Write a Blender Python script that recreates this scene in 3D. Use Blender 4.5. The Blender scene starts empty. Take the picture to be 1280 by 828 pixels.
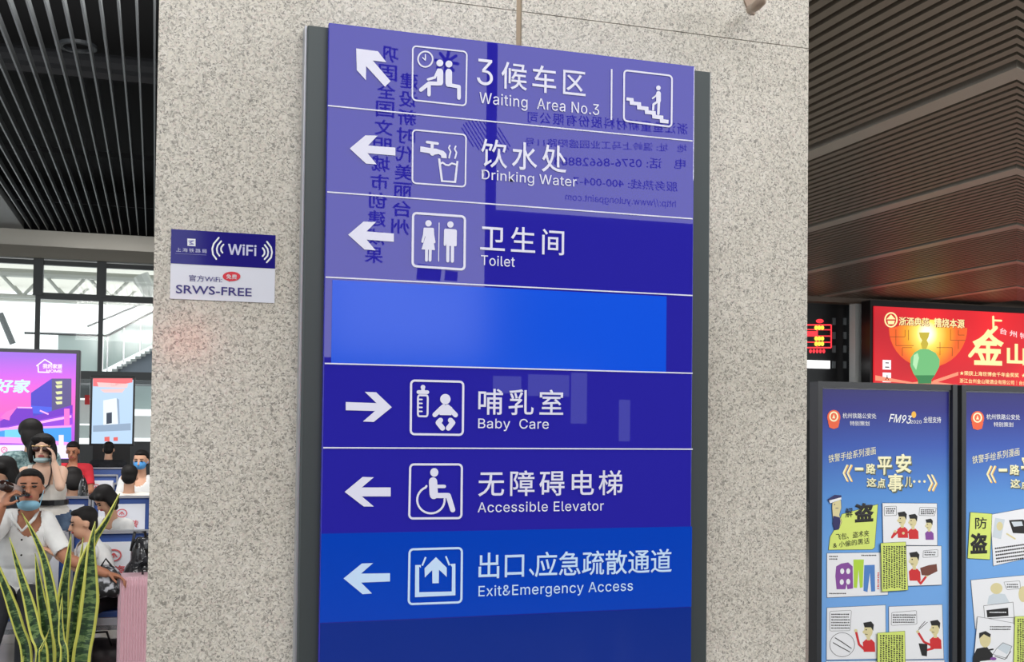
import bpy, bmesh, math, random
import numpy as np
from mathutils import Vector, Matrix
random.seed(7)
C = bpy.context.scene.collection

# ------------------------------------------------------------------ camera
F, SH = 1395.56, 76.677
YAW, PITCH, ROLL, CAMZ = 0.309755, 0.0256419, 0.0117693, 1.65
cy, sy = math.cos(YAW), math.sin(YAW)
FW = Vector((sy*math.cos(PITCH), cy*math.cos(PITCH), math.sin(PITCH)))
R0 = Vector((cy, -sy, 0)); U0 = R0.cross(FW)
RT = R0*math.cos(ROLL) + U0*math.sin(ROLL)
UP = U0*math.cos(ROLL) - R0*math.sin(ROLL)
cam_d = bpy.data.cameras.new('camera'); cam = bpy.data.objects.new('camera', cam_d); C.objects.link(cam)
m3 = Matrix((RT, UP, -FW)).transposed()
cam.matrix_world = Matrix.Translation((0, 0, CAMZ)) @ m3.to_4x4()
cam_d.sensor_width = 36; cam_d.lens = F/1280*36; cam_d.shift_y = SH/1280
cam_d.clip_end = 500
bpy.context.scene.camera = cam
# ------------------------------------------------------------------ world, light, exposure
sc = bpy.context.scene
sc.view_settings.view_transform = 'Standard'; sc.view_settings.look = 'None'
sc.view_settings.gamma = 1; sc.view_settings.use_curve_mapping = False
sc.view_settings.exposure = 0.35
w = bpy.data.worlds.new('sky'); sc.world = w; w.use_nodes = True
bg = w.node_tree.nodes['Background']
bg.inputs[0].default_value = (0.93, 0.98, 1.0, 1); bg.inputs[1].default_value = 1.25
def area(name, loc, target, sx, sy_, power, col=(1, 1, 1)):
    l = bpy.data.lights.new(name, 'AREA'); l.shape = 'RECTANGLE'; l.size = sx; l.size_y = sy_
    l.energy = power; l.color = col
    o = bpy.data.objects.new(name, l); C.objects.link(o); o.location = loc
    o.rotation_euler = (Vector(target)-Vector(loc)).to_track_quat('-Z', 'Y').to_euler()
    return o
area('hall_light', (1.5, -2.4, 6.1), (1.0, 2.6, 1.0), 6, 2.6, 260, (1, .985, .96))
area('seating_light', (-1.2, 4.2, 6.6), (-0.9, 9.0, 0.8), 4, 3, 330, (1, .98, .95))
area('seating_light_rear', (-1.2, 11, 5.4), (-0.9, 15.0, 0.8), 3, 3, 260, (1, .98, .95))
area('right_hall_fill', (9.5, 8.5, 3.9), (9.5, 8.6, 0), 6, 5, 420, (1, .98, .95))  # added fill, no known fixture; floor bounce lifts the dim right ceiling
area('poster_light', (6.2, 1.5, 4.0), (4.6, 6.0, 1.4), 2.5, 1.5, 150, (1, .98, .96))

# ------------------------------------------------------------------ helpers
def ray(px, py):
    return FW + RT*((px-640)/F) + UP*((414+SH-py)/F)
def P(px, py, Y):                     # the point of the plane y=Y that is seen at a photo pixel
    d = ray(px, py); return Vector((0, 0, CAMZ)) + d*(Y/d.y)
def PZ(px, py, z):
    d = ray(px, py); return Vector((0, 0, CAMZ)) + d*((z-CAMZ)/d.z)
def PV(px, py, Yv, Y):                # a point of plane y=Y (behind us) whose mirror image sits at depth Yv
    p = P(px, py, Yv); return Vector((p.x, Y, p.z))
def srgb(c):
    return tuple(((v/255)/12.92 if v/255 <= .04045 else ((v/255+.055)/1.055)**2.4) for v in c)
MATS = {}
def mat(name, rgb, rough=.5, metal=0, spec=.5, emit=0, coat=0, trans=0, ior=1.5):
    if name in MATS: return MATS[name]
    m = bpy.data.materials.new(name); m.use_nodes = True
    b = m.node_tree.nodes['Principled BSDF']; c = srgb(rgb)+(1,)
    if emit:
        b.inputs['Base Color'].default_value = (0.01, .01, .01, 1)
        b.inputs['Emission Color'].default_value = c; b.inputs['Emission Strength'].default_value = emit
        b.inputs['Roughness'].default_value = .35
    else:
        b.inputs['Base Color'].default_value = c
        b.inputs['Roughness'].default_value = rough
    b.inputs['Metallic'].default_value = metal
    b.inputs['Specular IOR Level'].default_value = spec
    b.inputs['Coat Weight'].default_value = coat
    b.inputs['Coat Roughness'].default_value = .02
    b.inputs['IOR'].default_value = ior
    MATS[name] = m; return m
def nodes(m):
    nt = m.node_tree; return nt, nt.nodes, nt.links, nt.nodes['Principled BSDF']
def ramp(N, stops, interp='LINEAR'):
    r = N.new('ShaderNodeValToRGB'); r.color_ramp.interpolation = interp
    while len(r.color_ramp.elements) < len(stops): r.color_ramp.elements.new(.5)
    for e, (p, c) in zip(r.color_ramp.elements, stops):
        e.position = p; e.color = srgb(c)+(1,)
    return r
def noisy(name, stops, scale, rough=.6, metal=0, bump=0, coord='Object', detail=3, stretch=None):
    if name in MATS: return MATS[name]
    m = mat(name, stops[0][1], rough, metal); nt, N, L, b = nodes(m)
    tc = N.new('ShaderNodeTexCoord'); n = N.new('ShaderNodeTexNoise'); n.inputs['Scale'].default_value = scale
    n.inputs['Detail'].default_value = detail
    src = tc.outputs[coord]
    if stretch:
        mp = N.new('ShaderNodeMapping'); mp.inputs['Scale'].default_value = stretch
        L.new(src, mp.inputs[0]); src = mp.outputs[0]
    L.new(src, n.inputs['Vector']); r = ramp(N, stops); L.new(n.outputs['Fac'], r.inputs[0])
    L.new(r.outputs[0], b.inputs['Base Color'])
    if bump:
        bp = N.new('ShaderNodeBump'); bp.inputs['Strength'].default_value = bump; bp.inputs['Distance'].default_value = .01
        L.new(n.outputs['Fac'], bp.inputs['Height']); L.new(bp.outputs[0], b.inputs['Normal'])
    return m
def wloc(o):
    v = Vector((0, 0, 0))
    while o: v += o.location; o = o.parent
    return v
def empty(name, loc=(0, 0, 0)):
    o = bpy.data.objects.new(name, None); C.objects.link(o); o.location = loc; o.empty_display_size = .1
    return o
def tag(o, label, cat, group=None):
    o['label'] = label; o['category'] = cat
    if group: o['group'] = group
    return o
def thing(name, label, cat, loc=(0, 0, 0), group=None):
    return tag(empty(name, loc), label, cat, group)
def link(name, me, parent=None, loc=(0, 0, 0)):
    o = bpy.data.objects.new(name, me); C.objects.link(o)
    if parent: o.parent = parent
    o.location = loc; return o
class MB:
    def __init__(s): s.v = []; s.f = []; s.mi = []; s.uv = None
    def add(s, vs, fs, m=0):
        n = len(s.v); s.v += [tuple(v) for v in vs]
        for f in fs: s.f.append(tuple(i+n for i in f)); s.mi.append(m)
        return s
    def box(s, x0, y0, z0, x1, y1, z1, m=0):
        return s.add([(x, y, z) for x in (x0, x1) for y in (y0, y1) for z in (z0, z1)],
                     [(0, 1, 3, 2), (4, 6, 7, 5), (0, 4, 5, 1), (2, 3, 7, 6), (0, 2, 6, 4), (1, 5, 7, 3)], m)
    def poly(s, pts, m=0):
        return s.add(pts, [tuple(range(len(pts)))], m)
    def slab(s, pts, th, m=0):        # flat outline given thickness along +Y
        n = len(pts); a = [Vector(p) for p in pts]; b = [p+Vector((0, th, 0)) for p in a]
        fs = [tuple(range(n)), tuple(range(2*n-1, n-1, -1))]+[(i, i+n, (i+1) % n+n, (i+1) % n) for i in range(n)]
        return s.add(a+b, fs, m)
    def tube(s, pts, r, n=8, m=0, cap=True):
        pts = [Vector(p) for p in pts]; rs = r if isinstance(r, (list, tuple)) else [r]*len(pts)
        vs = []; prev = None
        for i, p in enumerate(pts):
            t = (pts[min(i+1, len(pts)-1)]-pts[max(i-1, 0)]).normalized()
            a = prev if prev is not None else (Vector((0, 0, 1)) if abs(t.z) < .9 else Vector((1, 0, 0)))
            a = (a-t*a.dot(t)).normalized(); prev = a; b = t.cross(a)
            for k in range(n):
                q = 2*math.pi*k/n; vs.append(p+(a*math.cos(q)+b*math.sin(q))*rs[i])
        fs = [(i*n+k, i*n+(k+1) % n, (i+1)*n+(k+1) % n, (i+1)*n+k) for i in range(len(pts)-1) for k in range(n)]
        if cap: fs += [tuple(range(n-1, -1, -1)), tuple(range((len(pts)-1)*n, len(pts)*n))]
        return s.add(vs, fs, m)
    def lathe(s, c, prof, n=24, m=0, axis='z'):
        vs = []
        for (r, h) in prof:
            for k in range(n):
                q = 2*math.pi*k/n; x, y = r*math.cos(q), r*math.sin(q)
                vs.append((c[0]+x, c[1]+y, c[2]+h) if axis == 'z' else (c[0]+x, c[1]+h, c[2]+y))
        fs = [(i*n+k, i*n+(k+1) % n, (i+1)*n+(k+1) % n, (i+1)*n+k) for i in range(len(prof)-1) for k in range(n)]
        fs += [tuple(range(n-1, -1, -1)), tuple(range((len(prof)-1)*n, len(prof)*n))]
        return s.add(vs, fs, m)
    def mesh(s, name, mats, off=Vector((0, 0, 0)), smooth=False):
        me = bpy.data.meshes.new(name)
        me.from_pydata([(v[0]-off.x, v[1]-off.y, v[2]-off.z) for v in s.v], [], s.f)
        for m in (mats if isinstance(mats, (list, tuple)) else [mats]): me.materials.append(m)
        me.polygons.foreach_set('material_index', s.mi)
        if smooth: me.polygons.foreach_set('use_smooth', [True]*len(s.f))
        me.update(); return me
    def build(s, name, mats, parent=None, smooth=False, bevel=0):
        off = wloc(parent) if parent else Vector((0, 0, 0))
        o = link(name, s.mesh(name, mats, off, smooth), parent)
        if bevel:
            b = o.modifiers.new('bevel', 'BEVEL'); b.width = bevel; b.segments = 2; b.limit_method = 'ANGLE'
        return o
def struct(o, label=None):
    o['kind'] = 'structure'
    if label: o['label'] = label
    return o
# --- flat print on a plane: everything is given in photo pixels and laid on the real plane
class Pr:
    def __init__(s, tf=None, Y=0, fn=None):
        s.mb = MB(); s.k = 0; s.tf = tf or (lambda x, y: (x, y)); s.fn = fn or (lambda x, y: P(x, y, Y))
    def p(s, x, y): return s.fn(*s.tf(x, y))
    def poly(s, pts, m=0):
        s.k += 1; d = Vector((0, -4e-6*s.k, 0))      # printed layers lie one on the other
        s.mb.poly([s.p(*q)+d for q in pts], m); return s
    def ell(s, cx, cy_, rx, ry=None, m=0, n=20):
        ry = ry or rx
        return s.poly([(cx+rx*math.cos(2*math.pi*k/n), cy_+ry*math.sin(2*math.pi*k/n)) for k in range(n)], m)
    def line(s, pts, wd, m=0, closed=False, caps=True):
        pts = list(pts)+([pts[0]] if closed else [])
        for (x0, y0), (x1, y1) in zip(pts, pts[1:]):
            l = math.hypot(x1-x0, y1-y0) or 1; nx, ny = -(y1-y0)/l*wd/2, (x1-x0)/l*wd/2
            s.poly([(x0+nx, y0+ny), (x1+nx, y1+ny), (x1-nx, y1-ny), (x0-nx, y0-ny)], m)
        if caps:
            for q in (pts[:-1] if closed else pts): s.ell(q[0], q[1], wd/2, m=m, n=10)
        return s
    def rrect(s, cs, wd, r=.07, m=0):   # rounded frame on four corners
        (x0, y0), (x1, y1), (x2, y2), (x3, y3) = cs
        def bl(u, v): return ((x0*(1-u)+x1*u)*(1-v)+(x3*(1-u)+x2*u)*v, (y0*(1-u)+y1*u)*(1-v)+(y3*(1-u)+y2*u)*v)
        pts = []
        for cx, cyy, a0 in ((r, r, 180), (1-r, r, 270), (1-r, 1-r, 0), (r, 1-r, 90)):
            for k in range(5):
                a = math.radians(a0+k*22.5); pts.append(bl(cx+r*math.cos(a), cyy+r*math.sin(a)))
        return s.line(pts, wd, m, closed=True)
    def build(s, name, mats, parent): return s.mb.build(name, mats, parent)
TXT = {}
FONT = None
try: FONT = bpy.data.fonts.load(bpy.utils.resource_path('LOCAL')+'/datafiles/fonts/Inter.woff2')   # Blender's own interface typeface
except Exception: FONT = None
def glyphs(body, bold, sp):
    k = (body, bold, sp)
    if k not in TXT:
        c = bpy.data.curves.new('text', 'FONT'); c.body = body; c.bevel_depth = bold*.55; c.bevel_resolution = 0; c.space_character = sp; c.resolution_u = 3
        if FONT and 'R' not in body and all(ord(q) < 256 for q in body): c.font = FONT
        c.fill_mode = 'FRONT'
        o = bpy.data.objects.new('text', c); C.objects.link(o)
        dg = bpy.context.evaluated_depsgraph_get(); me = bpy.data.meshes.new_from_object(o.evaluated_get(dg))
        co = np.zeros(len(me.vertices)*3); me.vertices.foreach_get('co', co)
        co = co.reshape(-1, 3).copy(); fs = [tuple(p.vertices) for p in me.polygons]; par = list(range(len(co)))
        def root(i):
            while par[i] != i: par[i] = par[par[i]]; i = par[i]
            return i
        for f in fs:
            for v in f[1:]: par[root(v)] = root(f[0])
        ids = {}
        for i in range(len(co)): co[i, 2] += .004*(ids.setdefault(root(i), len(ids)) % 5)      # outlines that overlap inside one glyph
        TXT[k] = (co, fs)
        bpy.data.objects.remove(o); bpy.data.curves.remove(c); bpy.data.meshes.remove(me)
    return TXT[k]
def T(parent, body, x0, y0, x1, y1, m, Y=0, mode='box', bold=.0, sp=1.0, name='lettering', fn=None, tilt=None, shear=0):
    """lettering whose left edge runs from pixel (x0,y0) down to (x0,y1) and whose right edge is at x1; level in the world unless tilt gives y at x1"""
    fn = fn or (lambda x, y: P(x, y, Y))
    A = fn(x0, y1); Cc = fn(x0, y0)
    if tilt is None: B = fn(x1, y1); B.z = A.z
    else: B = fn(x1, tilt)
    co, fs = glyphs(body, bold, sp)
    lo, hi = co.min(0), co.max(0)
    if mode == 'cap':
        h, _ = glyphs('H', bold, 1.0); b0, b1 = h.min(0)[1], h.max(0)[1]
    else: b0, b1 = lo[1], hi[1]
    ux = (B-A)/(hi[0]-lo[0]); vy = (Cc-A)/(b1-b0); vy = Vector((vy.x*0 if tilt is None else vy.x, vy.y, vy.z)) + ux*shear
    mb = MB(); nn = ux.cross(vy).normalized()*.0006
    mb.v = [tuple(A+ux*float(c[0]-lo[0])+vy*float(c[1]-b0)+nn*float(c[2]/.02)) for c in co]
    mb.f = list(fs); mb.mi = [0]*len(fs)
    return mb.build(name, m, parent)

# ------------------------------------------------------------------ materials
def granite():
    m = mat('granite', (200, 192, 182), .42, coat=.35); nt, N, L, b = nodes(m)
    b.inputs['Coat Roughness'].default_value = .12
    tc = N.new('ShaderNodeTexCoord')
    v = N.new('ShaderNodeTexVoronoi'); v.inputs['Scale'].default_value = 270; v.feature = 'F1'
    d = N.new('ShaderNodeTexNoise'); d.inputs['Scale'].default_value = 90; d.inputs['Detail'].default_value = 4
    ad = N.new('ShaderNodeVectorMath'); ad.operation = 'MULTIPLY_ADD'
    ad.inputs[1].default_value = (.02, .02, .02)
    L.new(tc.outputs['Object'], d.inputs['Vector']); L.new(d.outputs['Color'], ad.inputs[0]); L.new(tc.outputs['Object'], ad.inputs[2])
    L.new(ad.outputs[0], v.inputs['Vector'])
    sep = N.new('ShaderNodeSeparateColor'); L.new(v.outputs['Color'], sep.inputs[0])
    r = ramp(N, [(0, (134, 132, 128)), (.14, (164, 161, 154)), (.30, (188, 185, 177)), (.46, (204, 202, 195)), (.66, (216, 212, 202)), (.85, (224, 222, 217)), (.97, (204, 194, 188))])
    L.new(sep.outputs[0], r.inputs[0])
    n2 = N.new('ShaderNodeTexNoise'); n2.inputs['Scale'].default_value = 2.2; L.new(tc.outputs['Object'], n2.inputs['Vector'])
    r2 = ramp(N, [(.3, (232, 229, 222)), (.7, (255, 252, 248))]); L.new(n2.outputs['Fac'], r2.inputs[0])
    mx = N.new('ShaderNodeMix'); mx.data_type = 'RGBA'; mx.blend_type = 'MULTIPLY'; mx.inputs[0].default_value = 1
    L.new(r.outputs[0], mx.inputs[6]); L.new(r2.outputs[0], mx.inputs[7]); L.new(mx.outputs[2], b.inputs['Base Color'])
    return m
GR = granite()
SIGN_BLUE = mat('sign_blue', (42, 37, 162), .012, spec=.62)
ST_BRIGHT = mat('sticker_bright_blue', (18, 84, 226), .13, spec=.4)
ST_MID = mat('sticker_mid_blue', (10, 66, 186), .05, spec=.4)
LOW_BLUE = mat('panel_low_blue', (10, 45, 140), .03, spec=.5)
VIN = mat('white_vinyl', (222, 222, 240), .4)
VIN2 = mat('sky_white_vinyl', (196, 222, 250), .4)
ALU = mat('grey_aluminium', (68, 75, 76), .45, metal=.35)
ALU_L = mat('light_aluminium', (176, 178, 186), .35, metal=.5)
BLACK = mat('black_metal', (22, 22, 24), .35)
BLK = mat('black_ink', (24, 24, 26), .6)
WHITE = mat('white_print', (226, 228, 232), .45)
RED = mat('red_print', (198, 40, 44), .5)
CHROME = mat('chrome', (170, 172, 176), .25, metal=.9)
DARKW = mat('dark_wall_paint', (30, 30, 33), .5)
MID = mat('mid_grey_paint', (92, 96, 98), .6)
LIME = mat('lime_print', (206, 222, 112), .5)
SKINP = mat('print_skin', (210, 200, 152), .5)

# ------------------------------------------------------------------ floor
fl = mat('floor_stone', (92, 88, 84), .18); nt, N, L, b = nodes(fl)
tc = N.new('ShaderNodeTexCoord'); br = N.new('ShaderNodeTexBrick'); br.offset = 0
br.inputs['Scale'].default_value = 1.0; br.inputs['Brick Width'].default_value = .8; br.inputs['Row Height'].default_value = .8
br.inputs['Mortar Size'].default_value = .004; br.inputs['Color1'].default_value = srgb((150, 146, 140))+(1,)
br.inputs['Color2'].default_value = srgb((140, 136, 130))+(1,); br.inputs['Mortar'].default_value = srgb((50, 48, 46))+(1,)
L.new(tc.outputs['Object'], br.inputs['Vector']); L.new(br.outputs[0], b.inputs['Base Color'])
struct(MB().box(-16, -12, -.1, 34, 30, 0).build('floor', fl), 'dark polished stone tile floor of the waiting hall')

# ------------------------------------------------------------------ granite column
YC, YS, YB = 2.65, 2.58, 2.60
cx0, cx1 = P(191, 400, YC).x, P(1009, 400, YC).x
col = struct(empty('granite_column', (0.8, 3.4, 0)), 'broad column clad in speckled beige granite slabs')
jx = P(649, 20, YC).x; jz = P(650, 14, YC).z
core = MB().box(cx0+.03, YC+.008, 0, cx1-.03, 4.3, 8).build('column_core', mat('grout', (186, 168, 146), .8), col)
for (a, bb, z0, z1) in ((cx0, jx-.0075, .0, jz-.001), (jx+.0075, cx1, .0, jz-.001), (cx0, jx-.0075, jz+.001, 5.2), (jx+.0075, cx1, jz+.001, 5.2)):
    MB().box(a, YC, z0, bb, YC+.028, z1).build('granite_slab', GR, col)
for z0, z1 in ((0, jz-.001), (jz+.001, 5.2)):
    MB().box(cx0, YC+.029, z0, cx0+.028, 4.3, z1).build('granite_slab', GR, col)
    MB().box(cx1-.028, YC+.029, z0, cx1, 4.3, z1).build('granite_slab', GR, col)

# ------------------------------------------------------------------ wayfinding sign
sgn = thing('wayfinding_sign', 'tall blue wayfinding sign with white arrows and pictograms on the granite column', 'sign', (P(630, 800, YS).x, YC, .35))
xl, xr = P(405, 400, YS).x, P(866, 400, YS).x
zt = P(411, 28, YS).z; zb = .5
MB().box(xl, YS, zb, xr, YS+.018, zt).build('face_panel', SIGN_BLUE, sgn, bevel=.002)
for a, bb, zz in ((P(378.5, 400, YB).x, xl+.02, P(384, 31, YB).z), (xr-.02, P(886.5, 400, YB).x, P(889, 90, YB).z)):
    MB().box(a, YB, zb-.03, bb, YC, zz).build('frame_rail', ALU, sgn, bevel=.003)
MB().box(P(376, 400, YB).x, YB+.012, zb-.03, P(378.6, 400, YB).x, YC, P(384, 30, YB).z).build('edge_trim', ALU_L, sgn)
MB().box(xl+.02, YB, zb-.02, xr-.02, YC, zt-.02).build('back_box', ALU, sgn)
def hbar(x0, y0, x1, th, m, Y, name):
    a = P(x0, y0, Y); e = P(x1, y0, Y); t = th/F*Y/2
    return MB().slab([(a.x, Y, a.z-t), (e.x, Y, a.z-t), (e.x, Y, a.z+t), (a.x, Y, a.z+t)], .0004).build(name, m, sgn)
def quad_px(x0, y0, x1, y1, Y, th, m, parent, name):
    a = P(x0, y0, Y); c = P(x0, y1, Y); e = P(x1, y0, Y)
    return MB().slab([(a.x, Y, c.z), (e.x, Y, c.z), (e.x, Y, a.z), (a.x, Y, a.z)], th).build(name, m, parent)
quad_px(415.5, 350, 833.5, 455.5, YS-.001, .0008, ST_BRIGHT, sgn, 'blank_sticker')['label'] = 'plain bright blue sticker covering one row'
quad_px(401.5, 667.5, 865, 779, YS-.001, .0008, ST_MID, sgn, 'exit_sticker')['label'] = 'mid blue sticker strip with the exit row'
quad_px(400.5, 780, 864, 960, YS-.001, .0008, LOW_BLUE, sgn, 'lower_panel')['label'] = 'plain dark blue lower panel'
for (x0, y0) in ((409, 132), (408, 240), (406, 346.5), (405, 454.5), (403, 560)):
    hbar(x0+1, y0, 866, 1.7, VIN, YS-.0018, 'divider_line')
YP = YS-.0022
def crop(ox, oy, s): return lambda x, y: (ox+x/s, oy+y/s)
def picto(ox, oy, s, draw, m=VIN, name='pictogram', lab=None):
    pr = Pr(crop(ox, oy, s), YP); draw(pr); o = pr.build(name, m, sgn)
    if lab: o['label'] = lab
def arrow(ox, oy, s, pts, lab, m=VIN):
    pr = Pr(crop(ox, oy, s), YP); pr.poly(pts); pr.build('arrow', m, sgn)['label'] = lab
arrow(425, 50, 13.8, [(278, 145), (655, 195), (800, 385), (565, 355), (872, 710), (775, 808), (450, 450), (447, 695), (290, 520)], 'white arrow pointing up and left')
arrow(400, 20, 2.612, [(97, 433), (148, 390), (188, 391), (157, 423), (246, 430), (246, 456), (155, 448), (185, 485), (150, 482)], 'white left arrow of the water row')
arrow(400, 240, 2.612, [(92, 140), (142, 97), (183, 98), (152, 129), (241, 136), (241, 163), (152, 156), (182, 191), (145, 188)], 'white left arrow of the toilet row')
arrow(390, 440, 2.134, [(90, 134), (172, 137), (141, 107), (171, 108), (213, 148), (165, 187), (136, 186), (168, 158), (90, 156)], 'white right arrow')
arrow(390, 440, 2.134, [(87, 374), (135, 334), (165, 335), (133, 362), (210, 362), (210, 386), (133, 386), (165, 413), (138, 413)], 'white left arrow of the elevator row')
arrow(390, 440, 2.134, [(84, 605), (133, 565), (163, 564), (131, 592), (208, 591), (208, 613), (131, 616), (160, 645), (135, 647)], 'white left arrow of the exit row', VIN2)
def d_wait(p):
    p.rrect([(66, 72), (346, 102), (341, 382), (64, 352)], 8)
    n = 24; p.line([(131+38*math.cos(2*math.pi*k/n), 141+40*math.sin(2*math.pi*k/n)) for k in range(n)], 8, closed=True)
    p.line([(131, 118), (131, 146), (117, 133)], 6)
    p.ell(206, 161, 18); p.ell(253, 166, 18)
    p.line([(207, 205), (207, 262)], 32); p.line([(252, 208), (252, 268)], 34)
    p.line([(198, 195), (180, 236), (145, 246)], 13)
    p.line([(205, 268), (150, 266), (108, 300)], 20); p.line([(150, 270), (150, 325)], 18)
    p.line([(252, 274), (305, 284), (305, 342)], 19)
picto(500, 40, 4.14, d_wait, lab='seated figures and clock in a square')
def d_water(p):
    p.rrect([(66, 506), (342, 532), (338, 802), (64, 782)], 8)
    p.line([(140, 570), (194, 578)], 14); p.line([(166, 575), (166, 600)], 16)
    p.poly([(105, 592), (150, 600), (190, 605), (225, 616), (240, 632), (242, 654), (214, 652), (212, 640), (200, 632), (165, 638), (150, 628), (104, 620)])
    p.ell(168, 628, 13)
    p.poly([(196, 655), (208, 655), (222, 768), (280, 772), (292, 668), (302, 668), (290, 782), (212, 776)])
    p.line([(206, 684), (220, 676), (236, 688), (252, 690), (268, 680), (294, 688)], 9)
    p.line([(258, 588), (252, 600), (262, 620), (256, 640), (254, 652)], 8)
    p.line([(288, 592), (282, 606), (292, 624), (288, 642), (284, 654)], 8)
picto(500, 40, 4.14, d_water, lab='tap and steaming cup in a square')
def d_wc(p):
    p.rrect([(135, 135), (672, 172), (667, 722), (130, 685)], 24)
    p.line([(404, 240), (399, 635)], 10)
    p.ell(294, 243, 33); p.ell(521, 255, 33)
    p.poly([(250, 288), (342, 290), (352, 300), (340, 380), (362, 520), (222, 512), (262, 385), (244, 300)])
    p.line([(255, 300), (250, 360), (232, 432)], 25); p.line([(338, 302), (342, 365), (354, 438)], 25)
    p.line([(275, 500), (273, 625)], 30); p.line([(314, 500), (310, 625)], 30)
    p.poly([(465, 298), (575, 305), (588, 320), (565, 480), (478, 475), (455, 312)])
    p.line([(466, 315), (463, 465)], 22); p.line([(577, 320), (575, 470)], 22)
    p.line([(495, 455), (494, 632)], 33); p.line([(543, 455), (541, 634)], 33)
picto(500, 250, 8.28, d_wc, lab='woman and man figures in a square')
def d_baby(p):
    p.rrect([(128, 100), (728, 115), (722, 726), (123, 718)], 25)
    p.ell(264, 178, 27); p.line([(264, 180), (264, 225)], 40, caps=False); p.line([(212, 233), (314, 235)], 44)
    p.rrect([(207, 270), (320, 272), (316, 513), (205, 511)], 22, r=.14)
    for y in (318, 363, 409, 455): p.line([(215, y), (252, y+1)], 18)
    p.ell(521, 315, 60)
    p.poly([(485, 382), (555, 382), (600, 410), (590, 500), (455, 498), (445, 410)])
    p.line([(500, 400), (400, 495)], 56); p.line([(545, 402), (638, 497)], 56)
    p.line([(465, 558), (438, 586), (488, 648)], 60); p.line([(580, 558), (606, 586), (556, 648)], 60)
picto(500, 465, 9.2, d_baby, lab='bottle and baby in a square')
def d_wheel(p):
    p.rrect([(118, 100), (712, 100), (706, 718), (106, 722)], 25)
    p.ell(394, 192, 47, 50)
    p.line([(380, 300), (388, 450)], 96, caps=False); p.ell(380, 295, 47); p.ell(388, 455, 44)
    p.line([(400, 353), (510, 353)], 40); p.line([(390, 458), (555, 458), (606, 622)], 60)
    p.line([(304, 348)]+[(355+158*math.cos(math.radians(a)), 508+155*math.sin(math.radians(a))) for a in range(248, -8, -12)], 24)
picto(500, 570, 9.2, d_wheel, lab='wheelchair figure in a square')
def d_exit(p):
    p.rrect([(110, 112), (712, 96), (706, 720), (100, 742)], 25)
    p.poly([(175, 292), (240, 290), (240, 325), (220, 310), (220, 605), (595, 595), (598, 315), (580, 290), (582, 280), (637, 275), (637, 640), (172, 662)])
    p.line([(255, 298), (296, 200)], 20, caps=False); p.line([(568, 295), (527, 190)], 20, caps=False)
    p.poly([(413, 200), (537, 322), (537, 428), (448, 345), (446, 500), (372, 502), (370, 350), (286, 434), (282, 328)])
picto(500, 675, 9.2, d_exit, VIN2, lab='arrow leaving an open box in a square')
def d_stair(p):
    p.rrect([(186, 118), (736, 182), (730, 770), (182, 700)], 20)
    p.line([(42, 105), (38, 690)], 18, caps=False)
    p.poly([(212, 430), (292, 440), (296, 478), (378, 488), (382, 530), (464, 540), (466, 580), (548, 590), (550, 632), (636, 642), (636, 682), (696, 690), (694, 732), (598, 722), (596, 682), (510, 672), (506, 630), (424, 620), (422, 578), (336, 568), (332, 522), (250, 514), (248, 470), (210, 466)])
    p.ell(579, 322, 27)
    p.line([(580, 385), (580, 470)], 54); p.line([(570, 385), (545, 418), (512, 442)], 18)
    p.line([(585, 470), (578, 620)], 30); p.line([(570, 478), (522, 512), (518, 572)], 26)
picto(760, 75, 9.2, d_stair, lab='figure walking down stairs in a square')
def S(*a, **k): return T(sgn, *a, Y=YP, **k)
S('3', 596, 73, 616, 105.5, VIN, bold=.0)
S('候车区', 626.5, 76, 732, 110.5, VIN, sp=1.25, bold=.014)
S('Waiting  Area No.3', 599, 115, 749, 128.8, VIN, mode='cap', bold=.006, sp=1.05)
S('饮水处', 601, 173, 708, 208.5, VIN, sp=1.27, bold=.014)
S('Drinking Water', 602, 211.8, 721, 224, VIN, mode='cap', bold=.006, sp=1.03)
S('卫生间', 600, 280.5, 705, 313.5, VIN, sp=1.27, bold=.014)
S('Toilet', 601, 319, 643.5, 331.5, VIN, mode='cap', bold=.006, sp=1.03)
S('哺乳室', 597.6, 485.5, 704, 518.5, VIN, sp=1.27, bold=.014)
S('Baby  Care', 597.6, 523.4, 686, 535.5, VIN, mode='cap', bold=.006, sp=1.03)
S('无障碍电梯', 597.6, 588.5, 778, 621, VIN, sp=1.25, bold=.014)
S('Accessible Elevator', 597, 628.4, 754.6, 640.8, VIN, mode='cap', bold=.006, sp=1.05)
S('出口', 598, 691.5, 655, 724, VIN2, bold=.016)
S('、', 661, 711, 668, 720, VIN2, bold=.016)
S('应急疏散通道', 668.5, 690.5, 839.5, 722, VIN2, bold=.016)
S('Exit&Emergency Access', 598, 733, 791, 746, VIN2, mode='cap', bold=.006, sp=1.04)

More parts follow.
